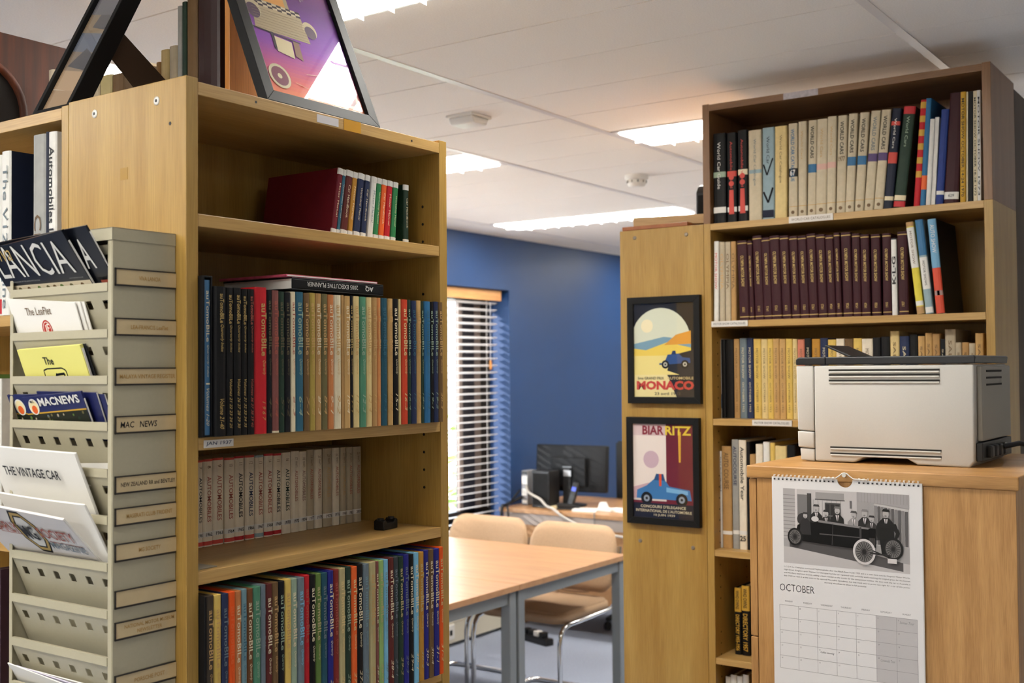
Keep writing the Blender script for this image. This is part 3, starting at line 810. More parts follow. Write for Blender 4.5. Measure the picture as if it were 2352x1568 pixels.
for i, (x, w, c, tc, h) in enumerate(rows):
    w = (w - .3) / 1000; hh = h / 1000 + .008 + rnd.uniform(-.0012, .0012)
    lb = '%s quarterly volume, %s from the left on the lowest visible shelf' % (cname(c), nth(i + 1))
    x = x if i else 1085.0
    if i == 0: w = .0043
    t = book('book', lb, (x / 1000, yp + rnd.uniform(0, .0015), 1.0495), 0, w, hh, .19, 0, cmat(c), G5)
    m = imat(tc)
    if w > .006:
        spine_text(t, 'auTomoBILe', w, hh, .09, .46, m, .62, bold=.01); spine_text(t, 'Quarterly', w, hh, .49, .60, m, .42, name='subtitle', shear=.4)
        spine_text(t, '%d-%d' % (21 + i // 4, 1 + i % 4), w, hh, .76, .90, m, .45, name='volume_numbers', shear=.3)
    clean(t)
yp, rows = ROW_A4
edge = ['coral', 'coral', 'coral', 'coral', 'red', 'coral', 'steel2', 'red', 'red', 'ivory', 'ivory', 'ivory', 'tan', 'ivory', 'tan', 'ivory', 'tan', 'tan', 'tan']
for i, (x, w, c, tc, h, num, yr) in enumerate(rows):
    w = (w - .5) / 1000; hh = .1425 + rnd.uniform(-.001, .001)
    lb = 'ivory annual with %s title, %s from the left below JAN 1937' % (cname(tc), nth(i + 1))
    t = book('book', lb, (x / 1000, yp + rnd.uniform(0, .002), 1.3105), 0, w, hh, .085, 0, cmat('ivory') if i < 12 else cmat('stone') if edge[i] == 'tan' else cmat('ivory'), G4)
    m = imat(tc)
    spine_text(t, num, w, hh, .075, .105, imat('umber'), .35, name='number')
    if i < 10: spine_text(t, 'AUTOMOBILES', w, hh, .20, .72, m, .42, bold=.01)
    else: spine_text(t, "WHAT'S", w, hh, .12, .2, imat('umber'), .25, name='series'); spine_text(t, 'AUTOMOBILES', w, hh, .24, .62, m, .36)
    if edge[i] not in ('ivory', 'tan'):
        spine_band(t, w, hh, 0.0, .025, imat(edge[i]), 'top_band'); spine_band(t, w, hh, .94, .985, imat(edge[i]), 'foot_band')
    l = spine_band(t, w, hh, .83, .89, imat('pearl'), 'year_label')
    text(yr, l, (t['_ox'] + w * .18, -t['_rd'] - .0009, hh * .118), (1, 0, 0), (0, 0, 1), w * .64, hh * .04, imat('ink'), 'lettering', .01)
    clean(t)
yp, rows = ROW_A2
for i, (x, w, c, tc, tl) in enumerate(rows):
    w = (w - .3) / 1000; hh = .118 - .001 * i * .6
    tl = min(tl, 9.5 - .45 * i) if i < 11 else .5
    lb = '%s manual, %s from the left on the top shelf of the front bookcase' % (cname(c), nth(i + 1))
    px = x / 1000 + (w if tl > 0 else 0)
    t = book('book', lb, (px, yp, 1.8245), 0, w, hh, .17, tl, cmat(c), G2)
    spine_text(t, ['Motor Manual', 'Workshop Manual', 'Car Handbook'][i % 3], w, hh, .22, .72, imat(tc), .3)
    spine_band(t, w, hh, .90, .985, imat('pearl')); spine_band(t, w, hh, .0, .09, imat('pearl'), 'top_label')
    clean(t)
# small black clip and a thin slip of card on the wide shelf
t = thing('binder_clip', 'small black plastic bracket lying on the shelf beside the ivory annuals', 'bracket', (1.545, 1.36, 1.3105), .1)
MB().prism([(0, 0), (.044, 0), (.044, .016), (.038, .019), (.032, .012), (.012, .012), (.006, .019), (0, .016)], 0, .022, 'y').build('body', BLACK, t, .0015)
for q in (.006, .038): MB().lathe([(.006, 0), (.006, .004)], (q, .011, .0165), 'z', 12).build('knob', BLACK, t)
t = thing('paper_slip', 'thin grey slip of card lying at the left end of the shelf', 'card', (1.0865, 1.318, 1.3104), .05)
box('card', mat('grey_card', '#8d8676', .6), t, 0, .045, 0, .05, 0, .0012)

# right bookcase, local x runs to the right (world -y)
def rowC(row, z, gname, desc, depth, fn, hmax=.4):
    xp, rows = row
    lo = None
    for i, r in enumerate(rows):
        y, w, h, tl, c, tc, ti = r[:7]; ex = r[7] if len(r) > 7 else ''
        w = (w - .4) / 1000; h = min(h / 1000, hmax)
        if row is ROW_C1 and i > 23: tl *= .35
        if row is ROW_C1 and c == 'ivory': c = 'ivory_shaded'  # ivory paper darkened to carry the shade of the top shelf
        if row is ROW_C2 and i == 25: c = 'ink'
        lb = '%s book, %s from the left %s' % (cname(c), nth(i + 1), desc)
        y0 = y / 1000 - (w if tl > 0 else 0)
        t = book('book', lb, (xp + rnd.uniform(0, .004), y0, z + .0005), -PI / 2, w, h, depth, tl, cmat(c), gname, soft=(w < .012))
        fn(t, i, w, h, c, tc, ti, ex); clean(t)
def f1(t, i, w, h, c, tc, ti, ex):
    m = imat(tc)
    if ti and not ti.startswith('MOTOR'): spine_text(t, ti, w, h, .06 if ti.isupper() else .10, .40 if len(ti) < 12 else .62, m, .42 if ti.isupper() else .26, bold=.015 if ti.isupper() else 0)
    if ti.startswith('MOTOR'): spine_text(t, ti, w, h, .06, .95, m, .5, bold=.01)
    if i in (1, 2):
        b = MB()
        for fz in (.50, .43): b.lathe([(w * .28, -.004), (w * .28, -.0045)], (t['_ox'] + w / 2, 0, h * fz), 'y', 14)
        b.prism([(t['_ox'] + w * .22, h * .09), (t['_ox'] + w * .78, h * .09), (t['_ox'] + w * .72, h * .36), (t['_ox'] + w * .28, h * .36)], -.0045, -.0035, 'y')
        b.build('red_emblem', imat('coral'), t)
    if i in (0, 1, 2): spine_band(t, w, h, .43, .49, imat(('sage', 'coral', 'cream')[i]), 'title_band')
    if i == 4:
        Pic((t['_ox'], -t['_rd'], 0), (1, 0, 0), (0, 0, 1), w, h).line((.1, .3), (.5, .18), .16, 'ink').line((.5, .18), (.9, .34), .16, 'ink').line((.1, .6), (.4, .48), .12, 'ink').line((.4, .48), (.9, .66), .12, 'ink').rect(.02, .02, .98, .1, 'navyblack').build('spine_print', t)
    if i == 3: spine_band(t, w, h, .44, .48, imat('steel2'), 'title_band')
    if ex == '67':
        l = spine_band(t, w, h, .48, .57, imat('ink'), 'year_band'); text('67', l, (t['_ox'] + w * .2, -t['_rd'] - .001, h * .44), (1, 0, 0), (0, 0, 1), w * .6, h * .065, imat('pearl'), 'lettering', .02)
    if ex == 'b': l = spine_band(t, w, h, .44 if i > 9 else .46, .53 if i > 9 else .55, imat('blue'), 'year_band')
    if ex == 'r': spine_band(t, w, h, .47, .53, mat('print_faded_pink', '#d2a79a', .6), 'year_band')
    if ex == '1977': text('1977', t, (t['_ox'] + w * .12, -t['_rd'] - .0009, h * .53), (1, 0, 0), (0, 0, 1), w * .76, h * .05, imat('umber'), 'year', .015)
    if ex == 'p': spine_band(t, w, h, .43, .51, mat('print_purple', '#54406e', .6), 'year_band')
    if ex == 'n': spine_band(t, w, h, .44, .55, imat('coral'), 'year_band'); spine_band(t, w, h, .13, .17, imat('coral'), 'top_band'); spine_band(t, w, h, .88, .92, imat('cream'), 'foot_label')
    if ex == 'g': spine_band(t, w, h, .0, .075, imat('red'), 'top_band'); spine_band(t, w, h, .94, .995, imat('red'), 'foot_band'); spine_band(t, w, h, .88, .93, imat('cream'), 'foot_label')
    if i in (0, 1, 2): spine_band(t, w, h, .83 if i else .82, .885, imat('pearl'), 'foot_label')
    if 6 <= i <= 15:
        MB().lathe([(w * .2, -t['_rd'] + .0004), (w * .2, -t['_rd'] - .0005)], (t['_ox'] + w / 2, 0, h * .05), 'y', 12).build('emblem', imat('umber'), t)
        spine_band(t, w, h, .885, .892, imat('tan'), 'rule')
    if ex == 'lab':
        l = spine_band(t, w, h, .90, .965, imat('pearl')); text('629', l, (t['_ox'] + w * .3, -t['_rd'] - .001, h * .055), (1, 0, 0), (0, 0, 1), w * .4, h * .025, imat('ink'))
    if i == 18:
        for q in range(6): spine_band(t, w, h, .02 + .13 * q, .08 + .13 * q, imat('mustard'), 'colour_band')
    if i == 19: spine_band(t, w, h, .72, .85, imat('orange'), 'colour_band')
    if i == 22: spine_band(t, w, h, .86, .90, imat('pearl'))
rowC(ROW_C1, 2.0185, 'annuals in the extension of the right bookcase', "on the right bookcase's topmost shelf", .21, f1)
yrs = ['1905', '1906', '1907', '1908', '1909', '1910', '1911', '1912', '1913', '1919', '1920', '1921', '1922', '1923', '1924', '1925', '1926', '1928', '1929', '1930']
def f2(t, i, w, h, c, tc, ti, ex):
    m = imat(tc)
    if c == 'oxblood':
        spine_text(t, ti, w, h, .19, .58, m, .34, bold=.02); 
        text(yrs[i % 20], t, (t['_ox'] + w * .64, -t['_rd'] - .0008, h * .10), (0, 0, 1), (-1, 0, 0), h * .06, w * .3, m, 'year', .01)
        for f in (.03, .955): spine_band(t, w, h, f, f + .011, m, 'gilt_rule')
    elif ti.startswith('K'):
        text('K·L·G', t, (t['_ox'] + w * .85, -t['_rd'] - .0008, h * .40), (0, 0, 1), (-1, 0, 0), h * .36, w * .7, m, 'spine_title', .03)
        spine_band(t, w, h, .0, .02, imat('ink'), 'worn_edge')
    elif i == 23: spine_band(t, w, h, .06, .5, imat('pearl'), 'title_panel'); spine_band(t, w, h, .86, .91, imat('pearl')); spine_band(t, w, h, .0, .05, imat('camel'), 'head_band'); spine_band(t, w, h, .92, 1, imat('camel'), 'foot_band'); spine_text(t, ti, w, h, .1, .46, m, .3)
    elif i == 24: spine_band(t, w, h, .0, .38, imat('blue'), 'head_panel'); spine_band(t, w, h, .40, .74, imat('pearl'), 'title_panel'); spine_text(t, ti, w, h, .44, .7, imat('ink'), .3); spine_band(t, w, h, .93, .99, imat('pearl'))
    elif i == 25: spine_band(t, w, h, .0, .519, imat('sky2'), 'head_panel'); spine_band(t, w, h, .52, 1, imat('vermilion'), 'foot_panel'); spine_band(t, w, h, .76, .81, imat('pearl')); spine_text(t, ti, w, h, .06, .36, m, .5); 
    else: spine_text(t, ti, w, h, .15, .6, m, .5)
rowC(ROW_C2, 1.733, 'volumes on the maroon shelf', 'on the shelf with the maroon volumes', .20, f2)
def f3(t, i, w, h, c, tc, ti, ex):
    if w > .008 and c not in ('black',): spine_text(t, ti, w, h, .12, .5, imat(tc), .32); spine_text(t, 'OCTOBER 1952', w, h, .55, .92, imat(tc), .26, name='date')
    if i == 0: spine_band(t, w, h, .70, .88, imat('blue'), 'colour_band')
rowC(ROW_C3, 1.449, 'catalogues behind the printer', 'on the catalogue shelf behind the printer', .17, f3)
def f4(t, i, w, h, c, tc, ti, ex):
    if ti: spine_text(t, ti, w, h, .06, .42 if i != 3 else .55, imat(tc), .5, bold=.01)
    if i in (1, 2, 3): spine_band(t, w, h, .83, .865, imat('pearl'))
    if i == 3: text('25', t, (t['_ox'] + w * .1, -t['_rd'] - .0009, h * .075), (1, 0, 0), (0, 0, 1), w * .8, h * .05, imat('ink'), 'volume_number', .03)
rowC(ROW_C4, 1.070, 'tall annuals left of the wooden cabinet', 'on the shelf just left of the calendar cabinet', .20, f4)
def f5(t, i, w, h, c, tc, ti, ex):
    spine_band(t, w, h, .0, .36, imat('mustard'), 'yellow_band'); spine_text(t, 'WHO OWNS', w, h, .04, .32, imat('ink'), .5, bold=.01)
    spine_text(t, ti, w, h, .40, .94, imat('mustard'), .6, name='directory_title', bold=.02)
rowC(ROW_C5, .759, 'black and yellow directories', 'of the two black and yellow directories', .15, f5, .25)
def f6(t, i, w, h, c, tc, ti, ex): spine_band(t, w, h, .0, .12, imat('pearl'), 'top_label')
rowC(ROW_C6, .44, 'books on the lowest visible shelf of the right bookcase', "on the right bookcase's lowest visible shelf", .15, f6, .285)

# left edge bookcase B, local x runs to the right (world -y)
def bookB(lb, y, w, h, z, c, ti='', tc='ink', f=(.1, .9), frac=.6, d=.2, x=1.068, bold=.0, name='book'):
    t = book(name, lb, (x, y, z + .0005), -PI / 2, w, h, d, 0, cmat(c) if c in C else c)
    if ti: spine_text(t, ti, w, h, f[0], f[1], imat(tc), frac, bold=bold)
    return t
GB = 'books in the left edge bookcase'
t = bookB('white and red book about Soviet cars, at the left edge of the photo', 1.7975, .0205, .268, 1.692, 'pearl'); spine_text(t, 'CARS', .021, .268, .10, .35, imat('red'), .55, bold=.03); spine_text(t, 'OF THE', .021, .268, .37, .44, imat('ink'), .3, name='subtitle'); spine_text(t, 'SOVIET UNION', .021, .268, .46, .98, imat('ink'), .55, name='subtitle', bold=.03); spine_band(t, .021, .268, .90, .99, imat('red'), 'red_band'); clean(t)
t = bookB('white book titled The V12 Engine with a dark jacket', 1.7755, .024, .272, 1.692, 'navyblack', d=.24); spine_band(t, .024, .272, 0, 1, imat('pearl'), 'white_spine'); t['_rd'] += .0006; spine_text(t, 'The V12 Engine', .024, .272, .09, .96, imat('slate'), .72); clean(t)
t = bookB('black book set back beside the white V12 book', 1.700, .012, .262, 1.692, 'ink', 'ADVENTURE', 'cream', (.25, .9), .5, x=1.085); clean(t)
t = bookB('grey-green book titled Classic, second from the birch upright', 1.687, .034, .288, 1.692, 'stone2', 'CLASSIC', 'umber', (.45, .98), .55); clean(t)
t = bookB('thin dark blue book between the Classic and Lost and Found spines', 1.652, .008, .290, 1.692, 'navyblack'); clean(t)
t = bookB('white book titled Automobiles Lost and Found beside the birch upright', 1.6435, .021, .288, 1.692, 'pearl', 'Automobiles Lost & Found', 'ink', (.08, .98), .62, bold=.01); clean(t)
t = bookB('thin white book titled A Vintage Year 2011 at the left edge', 1.786, .010, .265, 1.3225, 'pearl', 'A Vintage Year 2011', 'tan', (.08, .55), .5); clean(t)
t = bookB('green speckled book left of the Vintage Year spine', 1.803, .016, .272, 1.3225, 'leaf'); clean(t)
t = bookB('purple Guinness Book of Car Facts at the lower left edge', 1.7985, .021, .322, .95, mat('cover_aubergine', '#3c2633', .5, noise=.08, scale=60), 'THE GUINNESS BOOK OF CAR FACTS & FEATS', 'gold', (.04, .98), .5, bold=.01); clean(t)
# ---------------------------------------------------------------- leaflet rack on the side of the front bookcase
RXF, RYL, RW, RD = .958, 1.573, .245, .1045
rack = thing('leaflet_rack', 'putty-grey steel leaflet rack hung on the end of the front bookcase', 'leaflet rack', (RXF, RYL, 0), -PI / 2)
ZB, ZT = .84, 1.794
b = MB().box(RW - .0015, RW, 0, RD, ZB, ZT - .001).box(RW - .010, RW - .0015, -.0005, .0012, ZB, ZT - .018); b.build('side_panel', RACK, rack, .0006)
b = MB().box(0, .0015, 0, RD, ZB, ZT - .001).box(.0015, .008, -.0005, .0012, ZB, ZT - .018); b.build('side_panel', RACK, rack, .0006)
box('back_panel', RACK, rack, .0015, RW - .0015, RD - .0016, RD, ZB, ZT - .002)
b = MB().box(-.0012, RW + .0012, -.0018, RD + .0002, ZT - .0015, ZT).box(-.0012, RW + .0012, -.0018, 0, ZT - .0175, ZT).box(RW, RW + .0012, 0, RD, ZT - .0175, ZT).box(-.0012, 0, 0, RD, ZT - .0175, ZT)
b.build('top_cap', RACK, rack, .0005)
ZL = [1.719 - .0635 * i for i in range(14)]
def pocket_mesh(lip=True, top=.0):
    """folded sheet: lip at the front, then a plate falling back into the rack, pierced by six square holes"""
    b = MB(); x0, x1 = .0085, RW - .0105
    if lip: b.box(x0, x1, -.0012, 0, -.0115, 0); b.box(x0, x1, 0, .004, -.0012, 0)
    L, D = .105, .046
    def P(x, s, back=0): return (x, .0002 + D * s / L + back, -.0115 - s)
    hs0, hs1, hw = .012, .0235, .0125
    cs = [x0 + .022 + (x1 - x0 - .036) * k / 5 for k in range(6)]
    cols = [x0]
    for c in cs: cols += [c - hw / 2, c + hw / 2]
    cols.append(x1)
    for bk in (0, .001):
        for s0, s1, gaps in ((0, hs0, False), (hs0, hs1, True), (hs1, L, False)):
            for k in range(len(cols) - 1):
                if gaps and k % 2 == 1: continue
                b.add([P(cols[k], s0, bk), P(cols[k + 1], s0, bk), P(cols[k + 1], s1, bk), P(cols[k], s1, bk)], [(0, 1, 2, 3)])
    for k in range(6):
        a, c = cols[2 * k + 1], cols[2 * k + 2]
        for (p, q) in (((a, hs0), (c, hs0)), ((a, hs1), (c, hs1)), ((a, hs0), (a, hs1)), ((c, hs0), (c, hs1))):
            b.add([P(*p), P(*q), P(*q, .001), P(*p, .001)], [(0, 1, 2, 3)])
    return b.mesh('pocket_plate', RACK)
pm = pocket_mesh(); pt = pocket_mesh(False)
o = link('pocket_plate', pt, rack); o.location = (0, 0, ZT - .012)
for z in ZL:
    o = link('pocket_plate', pm, rack); o.location = (0, 0, z)
CARD = mat('yellowed_label_card', '#c9b48c', .25, coat=.6, noise=.05, scale=40)
EDGE = mat('dark_label_holder', '#2b2723', .35)
fade = mat('faded_brown_ink', '#a8813f', .6)
tags = [(1.7265, ['VIVA LANCIA'], fade, .36), (1.6585, ['LEA-FRANCIS LeaFlet'], fade, .62), (1.5906, ['MALAYA VINTAGE REGISTER'], fade, .92), (1.5247, ['MAC   NEWS'], imat('ink'), .6), (1.4432, ['NEW ZEALAND RR and BENTLEY'], imat('umber2'), .9),
        (1.3999, ['MASERATI CLUB TRIDENT'], fade, .76), (1.3518, ['MG SOCIETY'], fade, .36), (1.2888, [], fade, .5), (1.2462, ['NATIONAL MOTOR MUSEUM', 'NEWSLETTER'], fade, .82), (1.175, ['PORSCHE POST'], fade, .5), (1.11, [], fade, .5), (1.03, [], fade, .5)]
rnd = random.Random(5)
for q, (z, lines, ink, fr) in enumerate(tags):
    hb = .0245; y0, y1 = .003, RD - .001; x = RW
    h = MB().box(x, x + .0008, y0, y1, z - hb / 2, z + hb / 2)
    h.box(x, x + .0026, y0, y1, z + hb / 2 - .0016, z + hb / 2).box(x, x + .0026, y0, y1, z - hb / 2, z - hb / 2 + .0022).box(x, x + .0024, y0, y0 + .0016, z - hb / 2, z + hb / 2)
    hd = h.build('label_holder', EDGE, rack)
    cd = box('label_card', CARD, hd, x + .0009, x + .0016, y0 + .0018, y1 + .0012, z - hb / 2 + .0024, z + hb / 2 - .0018)
    for k, ln in enumerate(lines):
        L = (y1 - y0) * fr * (1 if k == 0 else .5); hh = .0058 if len(lines) == 1 else .0052
        if q == 3: hh = .0085
        zc = z - hh / 2 if len(lines) == 1 else z + .0015 - k * .0085
        c0 = (y0 + y1) / 2 + (.006 if q not in (3,) else -.012)
        c0 = min(c0, y1 - L / 2 - .001)
        text(ln, hd, (x + .0019, c0 - L / 2, zc), (0, 1, 0), (0, 0, 1), L, hh, ink, 'lettering', .012, .12 if q == 3 else 0)

# leaflets: flat in their own leaning plane (x across, v up the sheet), v=0 at the pocket lip
def leaflet(name, label, zi, lean, pts, m, dy=.010, th=.0012, drop=.03, cat='magazine', group=None, curl=0.0):
    t = thing(name, label, cat, (0, 0, 0), 0, group)
    base = Matrix.Translation((RXF, RYL, 0)) @ Matrix.Rotation(-PI / 2, 4, 'Z') @ Matrix.Translation((0, dy, ZL[zi])) @ Matrix.Rotation(math.radians(lean), 4, 'X')
    t.matrix_world = base
    (a, av), (c, cv) = pts                                  # top left, top right (x, v)
    n = 8; b = MB(); vs = []
    for k in range(n + 1):
        f = k / n; x = a + (c - a) * f; v = av + (cv - av) * f
        bx = a + (c - a) * f
        bend = -curl * math.sin(PI * f)
        for yy in (0, th): vs += [(x, yy + bend, v + curl * .4 * math.sin(PI * f)), (bx, yy, -drop)]
    fs = []
    for k in range(n):
        i = 4 * k; j = i + 4
        fs += [(i, j, j + 1, i + 1), (i + 2, i + 3, j + 3, j + 2), (i, i + 2, j + 2, j), (i + 1, j + 1, j + 3, i + 3)]
    fs += [(0, 1, 3, 2), (4 * n, 4 * n + 2, 4 * n + 3, 4 * n + 1)]
    b.add(vs, fs); b.build('cover', m, t)
    if th > .001:
        box('page_edges', PAPER, t, a + .0006, c + .0008, th * .3, th * .9, -drop + .001, min(av, cv) - .0004)
    return t
GL = 'leaflets in the rack pockets'
MAGBLK = mat('magazine_black', '#0d1018', .3, coat=.3)
XD, YD = (1, 0, 0), (0, 0, 1)
# two black car-club magazines
t = leaflet('magazine', 'black car magazine second in the top pocket, partly behind the front one', 0, 33, ((.01, .080), (.2296, .089)), MAGBLK, dy=.017, th=.003)
text('A', t, (.188, -.0008, .026), XD, YD, .020, .045, imat('pearl'), 'lettering', .01)
Pic((.20, 0, -.02), XD, YD, .029, .03).rect(.0, .0, 1, .9, 'rust').disc(.4, .5, .25, 'cream').disc(.8, .35, .15, 'maroon').build('cover_picture', t)
t = leaflet('magazine', 'black magazine with large white LANCIA title leaning out of the top pocket', 0, 35, ((-.018, .070), (.188, .086)), MAGBLK, dy=.009, th=.004)
text('LANCIA', t, (-.006, -.001, .021), XD, YD, .176, .052, imat('pearl'), 'lettering', -.004)
text('Viva', t, (.0, -.0016, .05), XD, YD, .045, .026, imat('gold'), 'handwriting', -.008, .4)
text('THE MAGAZINE OF THE LANCIA MOTOR CLUB', t, (.006, -.001, .0135), XD, YD, .07, .0022, imat('stone2'), 'small_print'); text('www.lanciamc.co.uk', t, (.146, -.001, .0125), XD, YD, .032, .0022, imat('stone2'), 'small_print')
p = Pic((-.018, 0, -.03), XD, YD, .206, .038); p.rect(0, 0, 1, 1, '#d9cdb4')
for k in range(9): p.disc(.08 + .1 * k + .02 * math.sin(k * 5), .8, .022, ['leaf', 'moss', 'umber'][k % 3])
p.build('cover_picture', t)
# white leaflets
for k in range(2, 0, -1): leaflet('leaflet', 'white leaflet sheet %s behind the LeaFlet cover' % ('right' if k == 1 else 'last'), 1, 18, ((.012 + .006 * k, .047), (.1655 + .006 * k, .0415)), PAPER, dy=.010 + .0022 * k, th=.0014, cat='leaflet', group=GL)
t = leaflet('leaflet', 'white leaflet titled The LeaFlet with a round red emblem', 1, 18, ((.0054, .053), (.1645, .041)), PAPER, dy=.0085, th=.0014, cat='leaflet')
text('The LeaFlet', t, (.043, -.0008, .026), XD, YD, .062, .0115, imat('umber'), 'lettering')
p = Pic((.072, 0, -.012), XD, YD, .024, .030); p.disc(.5, .5, .5, '#b0342a', .5, n=28).disc(.5, .5, .40, '#e9e0d6', .42, n=28).disc(.5, .5, .36, '#b0342a', .38, n=28)
p.line((.4, .2), (.4, .75), .1, '#e9e0d6').line((.4, .22), (.7, .22), .1, '#e9e0d6').line((.55, .4), (.55, .8), .09, '#e9e0d6').line((.55, .78), (.78, .78), .09, '#e9e0d6').line((.55, .6), (.72, .6), .09, '#e9e0d6').build('emblem', t)
# yellow booklet
YEL = mat('pale_yellow_card', '#e2dc7c', .6)
leaflet('booklet', 'dark-backed booklet hidden behind the pale yellow one', 2, 20, ((.035, .041), (.184, .0475)), imat('ink'), dy=.0165, th=.001, cat='booklet')
t = leaflet('booklet', 'pale yellow booklet titled The with a black outlined badge', 2, 20, ((.0251, .0405), (.1795, .0455)), YEL, dy=.0095, th=.005, cat='booklet')
text('The', t, (.083, -.0008, .0175), XD, YD, .024, .0115, imat('ink'), 'lettering', .012)
p = Pic((.073, 0, -.022), XD, YD, .060, .034)
for a, c in (((.02, .0), (.05, .9)), ((.05, .9), (.2, .97)), ((.2, .97), (.8, 1.0)), ((.8, 1.0), (.93, .9)), ((.93, .9), (.98, 0))): p.line(a, c, .035, 'ink')
p.line((.3, .2), (.55, .75), .07, 'ink').line((.45, .35), (.7, .35), .06, 'ink').line((.5, .7), (.85, .75), .06, 'ink').line((.85, .75), (.8, .5), .05, 'ink').disc(.34, .45, .06, 'ink').build('badge', t)
# MAC NEWS
MACB = mat('magazine_navy', '#1d2356', .35, coat=.3)
def macnews(label, pts, dy, lean, full):
    t = leaflet('magazine', label, 3, lean, pts, MACB, dy=dy, th=.003)
    x0 = pts[0][0]
    w = pts[1][0] - x0; sl = (pts[1][1] - pts[0][1]) / w
    p = Pic((x0, 0, -.03), (1, 0, sl), YD, w, .072)
    p.rect(0, 0, 1, .53, '#23261c'); p.rect(0, .52, 1, .55, 'mustard')
    rn = random.Random(9)
    for k in range(40): p.disc(rn.random() * .96 + .02, rn.uniform(.02, .48), rn.uniform(.008, .022), rn.choice(['moss', 'stone', 'leaf', 'umber', 'pine', 'slate']), n=7)
    p.disc(.16, .68, .085, 'pearl', n=22).disc(.16, .68, .07, '#e8d8a8', n=22).disc(.16, .62, .045, 'orange', n=16)
    p.build('cover_picture', t)
    if full:
        text('MACNEWS', t, p.pt(.27, .68), (1, 0, sl), YD, w * .68, .0125, imat('pearl'), 'lettering', .03)
        text('MAC', t, p.pt(.125, .77), (1, 0, sl), YD, w * .07, .004, imat('navy'), 'badge_lettering', .01)
    else: text('M', t, p.pt(.27, .69), (1, 0, sl), YD, w * .09, .012, imat('pearl'), 'lettering', .03)
    return t
macnews('MAC News magazine at the left of its pocket, mostly covered', ((-.006, .0385), (.145, .041)), .0135, 22, False)
for k in (2, 1): leaflet('magazine', 'dark magazine edge behind MAC News, %s' % ('nearer one' if k == 1 else 'farther one'), 3, 20, ((.055 + .01 * k, .044), (.193 + .012 * k, .0445 - .002 * k)), MACB, dy=.013 + .0035 * k, th=.0025, group=GL)
macnews('MAC News magazine with yellow rule in front of its pocket', ((.038, .0347), (.1857, .0455)), .0085, 22, True)
# THE VINTAGE CAR
leaflet('leaflet', 'white sheet edge sticking up behind The Vintage Car', 4, 14, ((.12, .002), (.214, .0065)), PAPER, dy=.018, th=.001, cat='leaflet')
t = leaflet('magazine', 'white newsletter titled The Vintage Car', 5, 22, ((-.014, .0965), (.196, .0915)), PAPER, dy=.009, th=.004, curl=.004)
text('THE VINTAGE CAR', t, (.018, -.0062, .0545), (1, 0, -.02), YD, .135, .0145, imat('ink'), 'lettering', .02)
text('April/May 2018', t, (.158, -.0035, .0105), XD, YD, .022, .0024, imat('slate'), 'small_print')
Pic((.168, -.003, -.016), XD, YD, .020, .016).rect(0, 0, 1, 1, 'stone2').disc(.3, .5, .16, 'ink').disc(.7, .6, .18, 'slate').build('cover_picture', t)
# EARLY MG SOCIETY MAGAZINE
leaflet('magazine', 'plain white magazine behind the Early MG Society magazine', 6, 28, ((.02, .098), (.2215, .091)), PAPER, dy=.015, th=.003, curl=.003, drop=.02)
t = leaflet('magazine', 'Early MG Society magazine with octagon badge leaning out of its pocket', 6, 42, ((-.022, .104), (.2045, .083)), mat('off_white_cover', '#dcd7d4', .45), dy=.007, th=.0035, drop=.008)
dr = (1, 0, -.06)
text('EARLY', t, (.016, -.0018, .047), dr, YD, .055, .021, imat('rust'), 'lettering', .015); text('SOCIETY', t, (.116, -.0018, .040), dr, YD, .078, .021, imat('rust'), 'lettering', .015)
text('MAGAZINE', t, (.122, -.0018, .018), dr, YD, .076, .015, imat('slate'), 'lettering', .012); text('THE', t, (.010, -.0018, .072), dr, YD, .014, .005, imat('slate'), 'lettering')
p = Pic((.063, 0, .004), dr, YD, .058, .090)
def octo(cx, cy, r, c, ry): p.poly([(cx + r * math.cos(PI / 8 + k * PI / 4), cy + ry * math.sin(PI / 8 + k * PI / 4)) for k in range(8)], c)
octo(.5, .5, .52, 'ink', .52); octo(.5, .5, .47, 'gold', .47); octo(.5, .5, .40, 'ink', .40); octo(.5, .5, .36, 'pearl', .36); p.build('octagon_badge', t)
text('MG', t, (.076, -.0022, .034), dr, YD, .032, .030, imat('ink'), 'badge_lettering', .02)
p = Pic((-.01, 0, .016), dr, YD, .22, .09); p.rect(.12, .30, .38, .315, 'rust').rect(.60, .24, .93, .255, 'rust').line((.02, .82), (.2, .82), .002, 'stone').build('rules', t)
for k in range(3): leaflet('leaflet', '%s white leaflet lying in the lowest visible pocket' % nth(k + 1).capitalize(), 9, 30, ((.006 + .012 * k, .030 - .004 * k), (.15 + .014 * k, .012 + .004 * k)), PAPER if k != 1 else mat('pale_lilac_paper', '#c9c4d6', .6), dy=.009 + .004 * k, th=.0015, cat='leaflet', group=GL)
# ---------------------------------------------------------------- framed pictures
def framed(name, label, loc, rz, w, h, bar, dep, rx=0, mfr=FRAMEBLK, group=None, lip=.006):
    """origin: lower left of the front face plane, back plane at y=dep"""
    t = thing(name, label, 'picture frame', loc, rz, group, rx=rx)
    for nm, poly in (('frame_bar', [(0, 0), (w, 0), (w - bar, bar), (bar, bar)]), ('frame_bar', [(0, h), (bar, h - bar), (w - bar, h - bar), (w, h)]),
                     ('frame_bar', [(0, 0), (bar, bar), (bar, h - bar), (0, h)]), ('frame_bar', [(w, 0), (w, h), (w - bar, h - bar), (w - bar, bar)])):
        MB().prism(poly, 0, dep, 'y').build(nm, mfr, t, .0008)
    box('backing_board', mat('brown_backing', '#5b4128', .8), t, bar * .6, w - bar * .6, dep - .004, dep - .001, bar * .6, h - bar * .6)
    box('print_sheet', PAPER, t, bar * .8, w - bar * .8, lip + .002, lip + .0035, bar * .8, h - bar * .8)
    box('glass', GLASS, t, bar * .9, w - bar * .9, lip - .001, lip + .0003, bar * .9, h - bar * .9)
    return t
